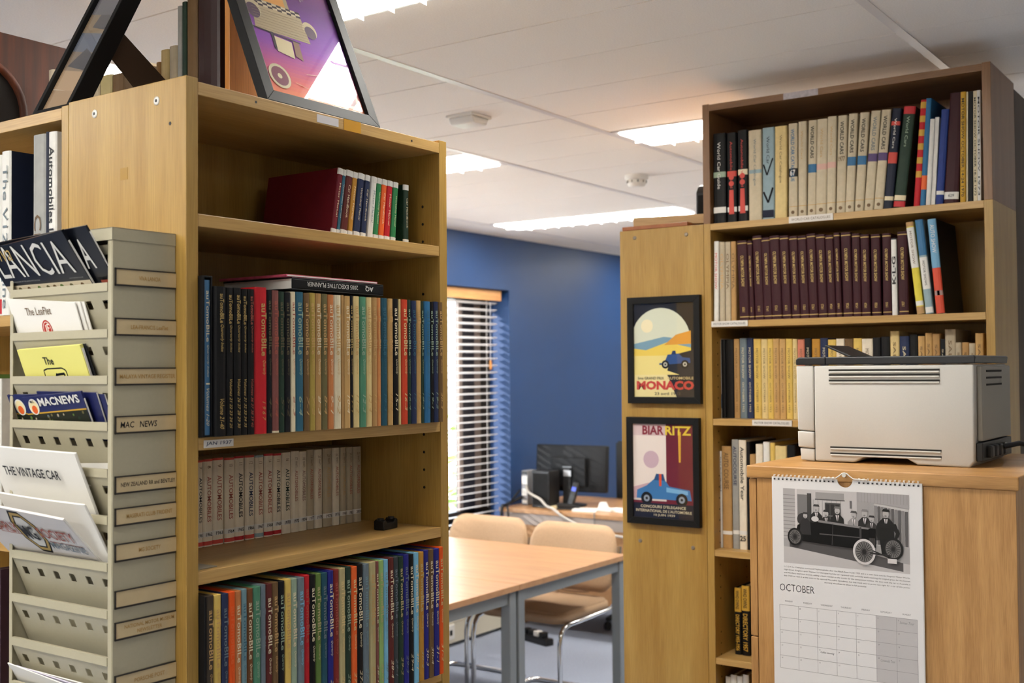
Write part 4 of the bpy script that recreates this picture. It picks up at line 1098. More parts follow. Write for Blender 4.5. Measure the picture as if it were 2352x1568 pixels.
def sheet(t, w, h, bar, lip=.006): return Pic((bar, lip + .0019, bar), XD, YD, w - 2 * bar, h - 2 * bar)
# purple picture leaning on the front bookcase
fw, fh, fb = .262, .372, .021
t = framed('framed_picture', 'black framed purple poster leaning on top of the front bookcase', (1.222, 1.3085, 2.0165), 0, fw, fh, fb, .018, rx=math.radians(-23))
p = sheet(t, fw, fh, fb)
keys = [(0, (240, 138, 80)), (.08, (228, 108, 96)), (.2, (188, 72, 140)), (.32, (140, 58, 176)), (.46, (112, 48, 158)), (.62, (92, 40, 120)), (.8, (116, 46, 112)), (1, (104, 40, 92))]
for k in range(44):
    f = (k + .5) / 44
    q = max(i for i in range(len(keys) - 1) if keys[i][0] <= f); (fa, ca), (fb_, cb) = keys[q], keys[q + 1]; u = (f - fa) / (fb_ - fa)
    p.rect(0, k / 44, 1, (k + 1) / 44, '#%02x%02x%02x' % tuple(int(a + (b - a) * u) for a, b in zip(ca, cb)))
p.poly([(.18, .55), (.50, .55), (.50, 1), (.18, 1)], '#a79a78').poly([(.22, .57), (.46, .57), (.46, 1), (.22, 1)], '#d69a50')
p.poly([(.33, .60), (.37, .60), (.39, .78), (.35, .84), (.31, .78)], '#3a2038').disc(.345, .865, .018, '#c8603c')
p.poly([(.06, .38), (.62, .38), (.60, .53), (.10, .53)], '#b8a98a')
for r_ in range(3):
    for q in range(10): p.rect(.12 + .048 * q, .53 + .012 * r_, .168 + .048 * q, .542 + .012 * r_, '#2c2430' if (q + r_) % 2 else '#cfc4a8')
for cx, cy, r in ((.09, .50, .085), (.66, .47, .075)): p.disc(cx, cy, r, '#c9bd9c').disc(cx, cy - .015, r * .78, '#54405a')
for k in range(8): p.line((.08, .39 + .017 * k), (.61, .39 + .017 * k), .003, '#8d7f68')
p.rect(.20, .28, .23, .38, '#2c2038').poly([(.22, .27), (.38, .25), (.40, .35), (.23, .36)], '#d9cba4').poly([(.40, .27), (.47, .25), (.48, .36), (.42, .36)], '#8d6a58').line((.0, .385), (.5, .36), .012, '#2c2038')
for cx, cy in ((.15, .115), (.86, .10)): p.disc(cx, cy, .105, '#d8ccaa').disc(cx, cy, .082, '#7a3450').disc(cx, cy, .022, '#d8ccaa')
p.line((.3, .10), (.62, .05), .006, '#e0a080').line((.45, .17), (.95, .22), .006, '#d8a0a0').line((.55, .03), (.9, .11), .006, '#e0a080')
rn = random.Random(4)
for k in range(46): p.disc(.62 + .3 * rn.random() ** .8 * (k % 2) + .1 * rn.random(), 1 - .38 * rn.random() ** 1.5, rn.uniform(.006, .016), rn.choice(['#8a7a94', '#a08c9c', '#7a6a86']), n=6)
p.build('print', t)
# narrow picture with easel back on the left edge bookcase
t = framed('easel_picture', 'dark framed small picture with an easel strut, tilted back at upper left', (1.072, 1.702, 2.0155), -PI / 2, .100, .34, .010, .030, rx=math.radians(-27))
p = sheet(t, .100, .34, .010)
for k, c in enumerate(['#a88c6c', '#b89c7c', '#8f7c68', '#6c7484', '#9a866c', '#75767e', '#b09470', '#a88c6c']): p.poly([(0, k / 8 + .03), (1, k / 8 - .03), (1, k / 8 + .13), (0, k / 8 + .16)] if k else [(0, 0), (1, 0), (1, .1), (0, .15)], c)
p.poly([(.1, .3), (.8, .24), (.9, .33), (.5, .4)], '#4a4a50').poly([(.3, .55), (.9, .5), (.95, .6), (.4, .63)], '#54565c').poly([(0, .9), (1, .9), (1, 1), (0, 1)], '#a88c6c').build('print', t)
bpy.context.view_layer.update()
st = MB().prism([(1.158, 2.115), (1.180, 2.160), (1.286, 2.085), (1.286, 2.0160), (1.268, 2.0160)], 1.606, 1.611, 'y')
inv = t.matrix_world.inverted(); st.v = [tuple(inv @ Vector(v)) for v in st.v]
st.build('easel_strut', mat('brown_board', '#3c2a1a', .8), t)
# things standing on the bookcase tops
ZA = 2.0155
t = thing('pine_board', 'upright pine board standing behind the purple framed poster', 'board', (1.288, 1.470, ZA))
for k in range(3): box('plank', PINE, t, .0835 * k + .0002, .0835 * k + .0833, 0, .0125, 0, .33, .001)
box('cross_batten', PINE_X, t, .01, .24, .0126, .022, .02, .05)
def top_book(label, y0, y1, h, c, d=.055, x=1.288):
    t = book('book', label, (x, y1, ZA), -PI / 2, y1 - y0 - .0006, h, d, 0, cmat(c) if c in C else c)
    clean(t)
RED_DK = mat('cover_dark_maroon', '#2a0e0d', .5, noise=.1, scale=50)
top_book('large dark maroon volume standing left of the pine board', 1.493, 1.549, .32, RED_DK, .17)
top_book('tall brown volume standing left of the dark maroon volume', 1.550, 1.577, .30, 'umber', .12)
top_book('tall dark green volume at the right end of the old cream books', 1.578, 1.590, .222, 'pine')
top_book('thin grey volume pressed against the tall dark green volume', 1.5905, 1.602, .217, 'stone2')
for k, (a, c, h, col) in enumerate(((1.603, 1.624, .150, 'stone'), (1.625, 1.647, .147, 'sand'), (1.648, 1.660, .128, 'camel'), (1.661, 1.678, .122, 'stone'), (1.679, 1.700, .128, 'tan'), (1.701, 1.722, .140, 'ivory'), (1.750, 1.785, .125, 'umber'), (1.786, 1.822, .128, 'khaki'), (1.823, 1.850, .120, 'stone'))):
    top_book('%s old book, %s from the green volume in the row behind the strut' % (cname(col), nth(k + 1)), a, c, h, col)
top_book('ivory book standing on the left bookcase beside the dark wooden case', 1.965, 1.983, .165, 'ivory')
# old varnished wooden cabinet with a round opening
t = thing('clock_case', 'dark varnished wooden case with a round rim at the upper left', 'wooden case', (1.082, 2.06, 2.0150))
box('case_body', BURL, t, 0, .298, .012, .22, 0, .242, .004)
box('front_board', BURL, t, 0, .298, 0, .012, 0, .242, .002)
b = MB(); n = 32
b.tube([(.100 + .098 * math.cos(2 * PI * k / n), -.004, .085 + .098 * math.sin(2 * PI * k / n)) for k in range(n + 1)], .008, 8, caps=False); b.build('round_rim', BURL, t)
MB().lathe([(.092, 0), (.092, -.0015)], (.100, 0, .085), 'y', 32).build('dark_dial', mat('dark_cloth', '#120c0a', .9), t)

# ---------------------------------------------------------------- race posters on the end panel
def poster(label, yl, z0, w=.241, h=.320):
    return framed('framed_poster', label, (CXC - .0185, yl, z0), -PI / 2, w, h, .020, .018, group=None)
t = poster('upper black framed poster lettered MONACO', 1.6945, 1.492)
p = sheet(t, .241, .320, .020); SKY, SEA, YLW = '#d8dcc6', '#7ba0b4', '#e8cc5a'
p.rect(0, 0, 1, 1, '#1c1a1c').rect(0, .0, .78, .62, '#e9d98c')
p.poly([(0, .5)] + [(max(0, .44 + .50 * math.cos(PI - PI * k / 20)), .58 + .37 * math.sin(PI - PI * k / 20)) for k in range(21)] + [(.94, .5)], SKY)
p.poly([(0, .50), (.94, .50), (.94, .60), (.5, .64), (0, .57)], SEA).poly([(0, .44), (.94, .44), (.94, .52), (.55, .58), (.2, .50), (0, .52)], YLW)
p.poly([(.5, .55), (.94, .56), (.94, .70), (.7, .66)], '#d99a3a').poly([(.55, .28), (1, .18), (1, .50), (.62, .44)], '#28282c')
p.disc(.22, .76, .10, '#f0e6c0')
# a plain blue open car of the period, side on
p.poly([(.42, .36), (.50, .36), (.56, .45), (.74, .46), (.80, .42), (.92, .41), (.93, .36), (.42, .34)], '#2f4f86').poly([(.62, .45), (.70, .45), (.69, .49), (.64, .49)], '#22365e')
for cx in (.52, .84): p.disc(cx, .345, .062, '#141416').disc(cx, .345, .034, '#b9b6a6').disc(cx, .345, .014, '#2a2a2c')
p.rect(0, 0, 1, .235, '#e9dca0').poly([(.70, 0), (1, 0), (1, .235), (.55, .235)], '#26262a').build('print', t)
text('5me GRAND PRIX', t, p.pt(.06, .185), XD, YD, .088, .008, imat('ink'), 'lettering', .01); text('AUTOMOBILE', t, p.pt(.55, .185), XD, YD, .086, .008, imat('sand'), 'lettering', .01)
text('MONACO', t, p.pt(.04, .075), XD, YD, .190, .027, mat('poster_red', '#c23a2e', .5), 'lettering', .05); text('23 avril 1933', t, p.pt(.34, .02), XD, YD, .085, .0085, imat('umber2'), 'lettering', .01)
t = poster('lower black framed poster lettered BIARRITZ', 1.7015, 1.131)
p = sheet(t, .241, .320, .020)
p.rect(0, 0, 1, 1, '#6e2230').rect(0, .18, .74, 1, '#d9cfc8')
p.poly([(0, .2)] + [(max(0, .26 + .48 * math.cos(PI - PI * k / 20)), .55 + .40 * math.sin(PI - PI * k / 20)) for k in range(5, 21)] + [(.74, .2)], '#e9ded6')
p.rect(.0, .875, .55, 1, '#d9c4c4').rect(.55, .18, 1, 1, '#6e2230').poly([(.0, .2), (.0, .32), (.25, .37), (.74, .30), (.74, .2)], '#c8a8b0').disc(.30, .62, .13, '#cbb0bc')
p.poly([(.05, .20), (.06, .29), (.22, .34), (.34, .41), (.52, .41), (.60, .34), (.93, .31), (.96, .20)], '#3f78b0').poly([(.34, .40), (.38, .47), (.50, .47), (.53, .40)], '#27507e').poly([(.55, .33), (.9, .30), (.9, .26), (.55, .28)], '#7ab0d8').rect(.43, .34, .47, .47, '#d8542c')
for cx in (.22, .80): p.disc(cx, .205, .095, '#141416').disc(cx, .205, .05, '#8f9aa8').disc(cx, .205, .02, '#141416')
p.rect(0, 0, 1, .155, '#1d2030').build('print', t)
text('BIAR', t, p.pt(.16, .885), XD, YD, .072, .027, mat('poster_crimson', '#8a2230', .5), 'lettering', .03); text('RITZ', t, p.pt(.54, .885), XD, YD, .085, .027, mat('poster_yellow', '#e2c53a', .5), 'lettering', .03)
Pic(p.pt(.745, .60, .0009), XD, YD, .012, .09).poly([(0.1, 1), (.9, 1), (.75, .0), (.25, 0)], '#d8a83a').build('long_letter_stem', t)
text("CONCOURS D'ELEGANCE", t, p.pt(.12, .105), XD, YD, .150, .0085, imat('cream'), 'lettering', .015); text("INTERNATIONAL DE L'AUTOMOBILE", t, p.pt(.04, .06), XD, YD, .185, .0085, imat('cream'), 'lettering', .01); text('10 JUIN 1939', t, p.pt(.34, .015), XD, YD, .070, .0085, imat('cream'), 'lettering', .01)
# pine battens and a black rounded box on top of that bookcase
ZD = 2.0195
t = thing('pine_batten', 'pale pine batten lying across the poster bookcase, nearest one', 'batten', (3.080, 1.690, ZD + .012), math.radians(-78)); box('batten', PINE_X, t, 0, .30, 0, .034, 0, .028, .001)
t = thing('pine_batten', 'pale pine batten behind, meeting the right bookcase side', 'batten', (3.165, 1.640, ZD + .012), math.radians(-62)); box('batten', PINE_X, t, 0, .22, 0, .034, 0, .030, .001)
t = thing('thin_board', 'thin reddish board lying under the pine battens', 'board', (3.064, 1.72, ZD), 0); box('board', wood('red_board', '#8a4c22', '#9c5a2c', '#a86636', 'x'), t, 0, .5, -.22, 0, 0, .0115, .001)
t = thing('black_speaker', 'small black rounded box beside the extension of the right bookcase', 'speaker', (3.22, 1.486, ZD + .0115))
MB().prism([(0, 0), (.085, 0), (.085, .11), (.073, .128), (.055, .137), (.030, .137), (.012, .128), (0, .11)], 0, .06, 'y').build('body', BLACK, t, .004, 3)
box('grille', mat('black_cloth', '#0a0a0b', .95), t, -.002, 0, .008, .052, .02, .10)
# ---------------------------------------------------------------- oak cabinet, printer, calendar
KX, KY, KW, KD, KZ = 2.25, .972, .533, .60, 1.392
kab = thing('wooden_cabinet', 'oak laminate drawer cabinet with the calendar pinned to its side', 'cabinet', (KX, KY, 0), -PI / 2)
box('top_board', OAK_X, kab, 0, KW, 0, KD, KZ - .026, KZ, .003, 3)
box('side_panel', OAK, kab, .0215, KW - .006, .004, .022, .0, KZ - .0262, .0008)
box('side_panel', OAK, kab, .0215, KW - .006, KD - .02, KD - .004, .0, KZ - .0262, .0008)
box('back_panel', OAK, kab, KW - .018, KW - .006, .022, KD - .02, 0, KZ - .0262)
box('base_board', OAK_X, kab, .0215, KW - .018, .022, KD - .02, .06, .078)
zz = [1.3635, 1.0345, .7055, .3765, .05]
for k in range(4):
    d = box('drawer_front', OAK, kab, .004, .0195, .005, KD - .005, zz[k + 1] + .003, zz[k], .001)
    box('drawer_handle', STEEL, d, -.018, .004, .2, .36, zz[k] - .10, zz[k] - .088, .003)
# printer, its flank towards us
pr = thing('printer', 'white laser printer with a dark lid on the oak cabinet', 'printer', (2.404, .917, KZ), -PI / 2)
PW, PD, PH = .368, .300, .226
PWHITE = mat('printer_white', '#bdbab4', .42, noise=.015, scale=300)
PDARK = mat('printer_dark_lid', '#14161b', .4)
prof = [(.038, .002), (.124, .002), (.144, .014), (.232, .014), (.254, .002), (PW - .012, 0), (PW - .002, .012), (PW, .208), (.038, .208)]
MB().prism(prof, 0, PD, 'y').build('body', PWHITE, pr, .004, 3)
MB().prism([(.0, .068), (.0365, .066), (.0365, .208), (-.002, .208)], .0005, PD - .004, 'y').build('front_cover', PWHITE, pr, .003, 3)
MB().prism([(.001, .031), (.0365, .029), (.0365, .064), (.0, .066)], -.0015, PD - .004, 'y').build('paper_tray', PWHITE, pr, .003, 3)
MB().prism([(.006, .003), (.0365, .001), (.0365, .0275), (.004, .0295)], .001, PD - .004, 'y').build('base_front', PWHITE, pr, .003, 3)
MB().prism([(-.002, .2095), (.064, .2095), (.064, .226), (.004, .226), (-.002, .221)], -.002, PD, 'y').build('lid_front', PDARK, pr, .002)
MB().prism([(.0648, .2095), (PW + .002, .2095), (PW + .004, .224), (PW, .226), (.0648, .226)], -.002, PD, 'y').build('lid', PDARK, pr, .002)
MB().prism([(.030, .251), (.034, .254), (.092, .228), (.084, .226)], .09, .24, 'y').build('paper_stop', PDARK, pr, .0015)
for z in (.1995, .1895, .1775):
    s = MB().box(.071, .302, -.0008, .003, z - .0042, z); sl = s.build('vent_slot', mat('vent_dark', '#1a1712', .8), pr)
    box('vent_lip', PWHITE, sl, .0715, .3015, -.0026, .002, z - .0085, z - .0042, .0015)
for z in (.0345, .0215):
    sl = MB().box(.072, .303, -.0008, .003, z - .0035, z).build('vent_slot', mat('vent_dark', '#1a1712', .8), pr)
    box('vent_lip', PWHITE, sl, .0725, .3025, -.0024, .002, z - .0075, z - .0035, .0015)
bk = MB().box(PW - .001, PW + .010, .022, PD - .012, .052, .205); bk.build('rear_panel', mat('printer_rear_grey', '#8f8a80', .5), pr, .003)
for z in (.196, .182, .168): box('rear_vent', mat('vent_dark', '#1a1712', .8), pr, PW + .0095, PW + .0108, .06, .20, z - .004, z)
box('rear_recess', BLACK, pr, PW - .001, PW + .012, .012, PD - .02, .012, .050, .002)
b = MB()
for yy in (.05, .09, .13, .17): b.box(PW + .008, PW + .022, yy, yy + .024, .018, .042)
b.build('port_plugs', BLACK, pr, .003)
t = thing('printer_cable', 'black cable looping from the back of the printer', 'cable', (0, 0, 0))
MB().tube([(2.56, .530, KZ + .034), (2.60, .505, KZ + .040), (2.66, .480, KZ + .030), (2.70, .450, KZ + .014), (2.735, .422, KZ + .004), (2.76, .412, KZ - .05), (2.79, .41, KZ - .16), (2.80, .41, KZ - .6), (2.80, .41, .01)], .0055, 8).build('cable', BLACK, t)
# wall calendar
CW, CH = .302, .485
cal = thing('wall_calendar', 'October wall calendar with a vintage racing car photograph on the cabinet side', 'calendar', (KX - .0005, .9145, 1.3715 - CH), -PI / 2)
def cal_sheet(y0, y1, m, name, dx=0):
    n = 12; r = .0155; cx = CW / 2 + .002
    top = [(0 + dx, 0), (CW + dx, 0), (CW + dx, CH), (cx + r, CH)] + [(cx + r * math.cos(PI * k / n), CH - r * math.sin(PI * k / n)) for k in range(1, n)] + [(cx - r, CH), (dx, CH)]
    return MB().prism(top, y0, y1, 'y').build(name, m, cal)
CALP = mat('calendar_paper', '#dedbda', .5)
cal_sheet(-.0012, -.0002, PAPER, 'backing_pages', .0012); cal_sheet(-.0022, -.0013, CALP, 'front_page')
bd = MB(); 
for k in range(34):
    x = .006 + (CW - .012) * k / 33
    if abs(x - CW / 2 - .002) < .020: continue
    for dx in (-.0011, .0011):
        bd.tube([(x + dx, -.0024 - .0042 * math.sin(a) + .0022, CH - .0035 + .0052 * (1 - math.cos(a)) / 1.0 * .75) for a in [PI * q / 6 for q in range(7)]], .00055, 5)
    bd.box(x - .0018, x + .0018, -.00245, -.0022, CH - .0062, CH - .0034, 1)
bd.build('wire_binding', [mat('white_wire', '#e2e0dc', .3), BLACK], cal)['kind'] = 'stuff'
cx = CW / 2 + .002
MB().tube([(cx - .045, -.004, CH + .002), (cx - .018, -.004, CH + .0025), (cx - .010, -.004, CH + .008), (cx - .005, -.004, CH + .0125), (cx, -.004, CH + .014), (cx + .005, -.004, CH + .0125), (cx + .010, -.004, CH + .008), (cx + .018, -.004, CH + .0025), (cx + .045, -.004, CH + .002)], .0011, 6).build('hanger_wire', mat('white_wire', '#e2e0dc', .3), cal)
pn = MB().lathe([(.0042, -.0075), (.0046, -.005), (.0030, -.0045), (.0012, 0)], (cx, 0, CH + .0095), 'y', 12).build('pin', CHROME, cal)
# printed photograph (flat print): yard, sheds, eight men and a long black racing car
p = Pic((.024, -.0022, .310), XD, YD, .254, .152)
G = lambda v: '#%02x%02x%02x' % (v, int(v * .975), int(v * .97))
p.rect(0, 0, 1, 1, G(190)).rect(0, 0, 1, .33, G(160)).poly([(0, 0), (1, 0), (1, .12), (0, .22)], G(185)).poly([(.05, .22), (.95, .02), (.95, .13), (.35, .34), (.05, .33)], G(84))
p.rect(0, .33, .1, 1, G(172))
for k in range(12): p.rect(0, .36 + .05 * k, .10, .366 + .05 * k, G(118))
p.rect(.10, .4, .115, 1, G(210)).rect(.12, .55, .20, .93, G(120)).disc(.165, .60, .05, G(58)).rect(.20, .5, .235, .95, G(70))
p.rect(.27, .88, .50, .97, G(150)).rect(.265, .87, .505, .885, G(96))
for k in range(7): p.rect(.25 + .037 * k, .45, .253 + .037 * k, .87, G(140))
p.rect(.345, .52, .47, .84, G(78))
for k in range(3): p.rect(.352 + .039 * k, .54, .384 + .039 * k, .82, G(52))
p.rect(.345, .66, .47, .675, G(110)).rect(.545, .78, .56, .88, G(100)).rect(.60, .45, .73, .93, G(158)).rect(.60, .93, .73, .94, G(105))
for k in range(10): p.rect(.735 + .026 * k, .34 + .0 * k, .757 + .026 * k, .84 - .006 * k, G(92 if k % 2 else 132))
p.poly([(.6, .9), (1, .82), (1, 1), (.6, 1)], G(162))
for k in range(16): p.rect(.61 + .025 * k, .87, .613 + .025 * k, 1, G(145))
def man(x, y, s, hat, coat, tie=True):
    p.poly([(x - .055 * s, y - .26 * s), (x + .055 * s, y - .26 * s), (x + .048 * s, y - .06 * s), (x + .02 * s, y - .01 * s), (x - .02 * s, y - .01 * s), (x - .048 * s, y - .06 * s)], G(coat))
    if tie: p.poly([(x - .013 * s, y - .02 * s), (x + .013 * s, y - .02 * s), (x, y - .12 * s)], G(215)).line((x, y - .02 * s), (x, y - .12 * s), .006 * s, G(40))
    p.disc(x, y + .035 * s, .020 * s, G(176), .042 * s); p.disc(x - .002, y + .012 * s, .008 * s, G(130), .01 * s)
    p.poly([(x - .026 * s, y + .062 * s), (x + .028 * s, y + .058 * s), (x + .02 * s, y + .088 * s), (x - .018 * s, y + .09 * s)], G(hat))
for a in ((.275, .72, 1.0, 62, 44), (.355, .66, .95, 48, 48), (.445, .705, 1.05, 112, 40), (.575, .665, 1.0, 80, 148), (.662, .69, 1.05, 130, 46), (.715, .63, .9, 50, 60)): man(*a)
man(.825, .70, 1.15, 40, 34); p.poly([(.775, .42), (.88, .42), (.87, .22), (.79, .22)], G(32)).poly([(.76, .62), (.90, .62), (.93, .5), (.90, .40), (.885, .42), (.90, .5), (.87, .56), (.78, .56), (.765, .5), (.78, .42), (.765, .40), (.74, .5)], G(36))
p.poly([(.10, .40), (.12, .52), (.19, .58), (.25, .56), (.29, .60), (.60, .555), (.715, .53), (.72, .30), (.62, .26), (.40, .28), (.16, .31)], G(16))
p.poly([(.29, .605), (.62, .56), (.70, .545), (.70, .525), (.60, .535), (.29, .575)], G(128)).poly([(.30, .43), (.62, .42), (.62, .408), (.30, .415)], G(84)).rect(.62, .30, .635, .55, G(66)).line((.40, .29), (.41, .57), .004, G(70))
man(.185, .62, .85, 60, 50, False); p.disc(.265, .615, .03, G(205), .035); p.poly([(.69, .29), (.745, .30), (.745, .545), (.69, .54)], G(10))
for k in range(7): p.rect(.694 + .007 * k, .31, .697 + .007 * k, .42, G(88))
def wheel(cx, cy, r, tyre, spoke):
    p.disc(cx, cy, r, G(tyre), r / p.ar * 1.13, n=30).disc(cx, cy, r * .80, G(60), r / p.ar * .92, n=30).disc(cx, cy, r * .76, G(112), r / p.ar * .88, n=30)
    for k in range(10):
        a = PI * k / 10; p.line((cx - r * .72 * math.cos(a), cy - r * .83 / p.ar * math.sin(a)), (cx + r * .72 * math.cos(a), cy + r * .83 / p.ar * math.sin(a)), .005, G(spoke))
    p.disc(cx, cy, r * .16, G(40))
wheel(.098, .36, .062, 30, 50); wheel(.878, .30, .076, 36, 52); wheel(.655, .235, .088, 205, 44)
p.poly([(.70, .24), (.86, .22), (.86, .20), (.70, .215)], G(50)).line((.72, .26), (.84, .19), .01, G(44)).rect(.835, .115, .905, .175, G(206)).build('photograph', cal)
text('FIAT', cal, p.pt(.69, .35), XD, YD, .013, .007, mat('ink_grey', '#8a8886', .6), 'badge_lettering'); text('OLPC', cal, p.pt(.845, .13), XD, YD, .014, .006, imat('umber2'), 'plate_lettering')
inkd = imat('umber2')
cap = ['L.C.G.M. Le Champion purchased Mephistopheles after the Match Race in July 1925 and it is seen here outside Kingston Motor Works,', 'High Street, Kingston upon Thames. Le Champion had the car repainted with red body work retaining the original green for the bonnet', 'and Mandlery cowl (not shown), adding a black roundel on the scuttle for the competition number. He then took the car to Australia in', 'late 1925 to race it at the soon to be opened Maroubra Speedway, but this track was to prove too tight for a car of this power', 'and long wheelbase to show its full potential.']
for k, ln in enumerate(cap):
    L = .254 if k < 4 else .085
    text(ln, cal, (.024 + (.254 - L) / 2, -.0024, .300 - .0062 * k), XD, YD, L, .0036, inkd, 'caption_line')
text('OCTOBER', cal, (.0145, -.0024, .252), XD, YD, .073, .0145, imat('ink'), 'month_title', -.008)
gx0, gx1, gz1, gz0 = .0135, .290, .2235, .0945
days = 'MONDAY TUESDAY WEDNESDAY THURSDAY FRIDAY SATURDAY SUNDAY'.split()
cw, ch = (gx1 - gx0) / 7, (gz1 - gz0) / 5
q = Pic((0, -.0022, 0), XD, YD, CW, CH); fx, fz = (lambda v: v / CW), (lambda v: v / CH)
q.rect(fx(gx0 + 5 * cw), fz(gz0), fx(gx1), fz(gz1), '#bdb9b9')
for k in range(8): q.rect(fx(gx0 + k * cw - .0003), fz(gz0), fx(gx0 + k * cw + .0003), fz(gz1), '#8f8b8c')
for k in range(6): q.rect(fx(gx0), fz(gz0 + k * ch - .0003), fx(gx1), fz(gz0 + k * ch + .0003), '#8f8b8c')
q.build('date_grid', cal)
ig = mat('print_grey', '#6a6668', .6)
for k, d in enumerate(days): text(d, cal, (gx0 + (k + .5) * cw - len(d) * .00135, -.0024, gz1 + .0065), XD, YD, len(d) * .0027, .0032, ig, 'weekday')
for d in range(1, 32):
    c = d % 7; r = d // 7
    text(str(d), cal, (gx0 + c * cw + .003, -.0024, gz1 - r * ch - .0062), XD, YD, .0014 * len(str(d)), .0026, ig, 'date_number')
text('Coffee morning', cal, (gx0 + 2 * cw + .006, -.0024, gz1 - 3 * ch - .012), XD, YD, .028, .005, imat('ink'), 'handwriting', 0, .3)
text('Sunset Tour', cal, (gx0 + 6 * cw + .006, -.0024, gz1 - .011), XD, YD, .028, .005, ig, 'handwriting', -.01, .3); text('Cotswold Tour', cal, (gx0 + 5 * cw + .008, -.0024, gz1 - 3 * ch - .011), XD, YD, .028, .005, ig, 'handwriting', -.01, .3)

# ---------------------------------------------------------------- reading tables and chairs
def table(label, x0, x1, y0, y1):
    t = thing('reading_table', label, 'table', (x0, y0, 0))
    w, d = x1 - x0, y1 - y0
    box('table_top', BEECH, t, 0, w, 0, d, .705, .73, .002)
    for a, c in (((.03, w - .03), (.02, .045)), ((.03, w - .03), (d - .045, d - .02))): box('apron', STEEL, t, *a, *c, .655, .7045)
    for a in ((.02, .045), (w - .045, w - .02)): box('apron', STEEL, t, *a, .045, d - .045, .655, .7045)
    for lx in (.008, w - .053):
        for ly in (.012, d - .057): box('leg', STEEL, t, lx, lx + .045, ly, ly + .045, 0, .7046, .003)
    return t
table('beech-topped table nearer the chairs, its corner showing in the gap', 3.8155, 4.705, 2.632, 3.955)
table('beech-topped table pushed against the other, half hidden by the front bookcase', 2.90, 3.8145, 2.632, 3.955)
FAB = mat('beige_chair_fabric', '#b89878', .95, noise=.1, scale=220, bump=.25)
def cushion(w, d, h, r, seg=6):
    """rounded slab centred on the origin"""
    b = bmesh.new(); bmesh.ops.create_cube(b, size=1)
    bmesh.ops.scale(b, vec=(w, d, h), verts=b.verts)
    bmesh.ops.bevel(b, geom=[e for e in b.edges if abs((e.verts[0].co - e.verts[1].co).z) > h * .5], offset=r, segments=seg, affect='EDGES', profile=.5)
    bmesh.ops.bevel(b, geom=[e for e in b.edges if len(e.link_faces) == 2 and e.calc_face_angle(0) > 1.0], offset=min(h, .03) * .42, segments=3, affect='EDGES')
    for f in b.faces: f.smooth = True
    me = bpy.data.meshes.new('cushion'); b.to_mesh(me); b.free(); me.materials.append(FAB)
    return me
def chair(label, x, y, rz, grp=None):
    """local +x is forward"""
    t = thing('cantilever_chair', label, 'chair', (x, y, 0), rz, grp)
    o = link('seat', cushion(.47, .50, .055, .08), t); o.location = (.03, 0, .455)
    bk = MB(); nx = 24; w2, h2, rr, th = .255, .165, .10, .040; vs = []
    for i in range(nx + 1):
        u = -w2 + 2 * w2 * i / nx; e = max(0, abs(u) - (w2 - rr)); hh = h2 - rr + math.sqrt(max(1e-6, rr * rr - e * e))
        cv = .55 * u * u
        for k in range(9):
            zf = -1 + 2 * k / 8; z = hh * zf
            bulge = th / 2 * math.sqrt(max(.04, 1 - abs(zf) ** 6)) * math.sqrt(max(.05, 1 - (abs(u) / (w2 + .002)) ** 8))
            vs += [(cv + bulge, u, z), (cv - bulge, u, z)]
    fs = []
    for i in range(nx):
        for k in range(8):
            a = (i * 9 + k) * 2; b_ = a + 2; c = a + 18; d_ = c + 2
            fs += [(a, c, d_, b_), (a + 1, b_ + 1, d_ + 1, c + 1)]
        for k in (0, 8):
            a = (i * 9 + k) * 2; c = a + 18; fs.append((a, a + 1, c + 1, c))
    for i in (0, nx):
        for k in range(8):
            a = (i * 9 + k) * 2; fs.append((a, a + 2, a + 3, a + 1))
    bk.add(vs, fs, 0, True)
    o = bk.build('backrest', FAB, t); o.location = (-.255, 0, .655); o.rotation_euler = (0, math.radians(-10), 0)
    for s in (-1, 1):
        yy = s * .245
        pts = [(-.275, yy, .72), (-.262, yy, .60), (-.245, yy, .50), (-.225, yy, .455), (-.19, yy, .432), (.10, yy, .425), (.20, yy, .425), (.245, yy, .415), (.27, yy, .385), (.28, yy, .34), (.28, yy, .10), (.275, yy, .045), (.255, yy, .018), (.21, yy, .0125), (-.18, yy, .0125), (-.215, yy * .97, .0125), (-.235, yy * .85, .0125)]
        MB().tube(pts, .0115, 10).build('frame_tube', CHROME, t)
    MB().tube([(-.235, -.208, .0125), (-.24, 0, .0125), (-.235, .208, .0125)], .0115, 10).build('floor_bar', CHROME, t)
    MB().tube([(.10, -.245, .425), (.10, .245, .425)], .009, 8).build('seat_bar', CHROME, t)
    return t
chair('beige cantilever chair in the gap, nearer the poster panel', 4.67, 3.055, PI)
chair('beige cantilever chair in the gap, nearer the window blind', 4.69, 3.600, PI)

# ---------------------------------------------------------------- desk by the blue wall
dk = thing('office_desk', 'beech desk with a front panel under the monitor', 'desk', (5.754, 4.12, 0), -PI / 2)
box('desk_top', BEECH, dk, 0, 1.60, 0, .80, .724, .750, .002)
box('front_panel', BEECH, dk, .03, 1.57, .03, .048, .20, .69)
box('cable_channel', mat('grey_laminate', '#a89a90', .5), dk, .03, 1.57, .018, .03, .655, .7238)
for x in (.0, 1.57): box('end_panel', BEECH, dk, x, x + .028, .05, .75, 0, .7238)
t = thing('computer_monitor', 'black computer monitor seen from behind on the desk', 'monitor', (6.06, 3.79, .7505), -PI / 2 + .10)
MON = mat('monitor_black', '#0c0d10', .55, spec=.3)
r = box('screen_back', MON, t, -.245, .245, -.012, .030, .085, .375, .008, 3); r.rotation_euler = (math.radians(-4), 0, 0)
box('rear_bulge', MON, t, -.12, .12, -.032, -.010, .12, .30, .008)
MB().prism([(-.03, 0), (.03, 0), (.022, .24), (-.022, .24)], -.05, -.032, 'y').build('stand_neck', BLACK, t, .003)
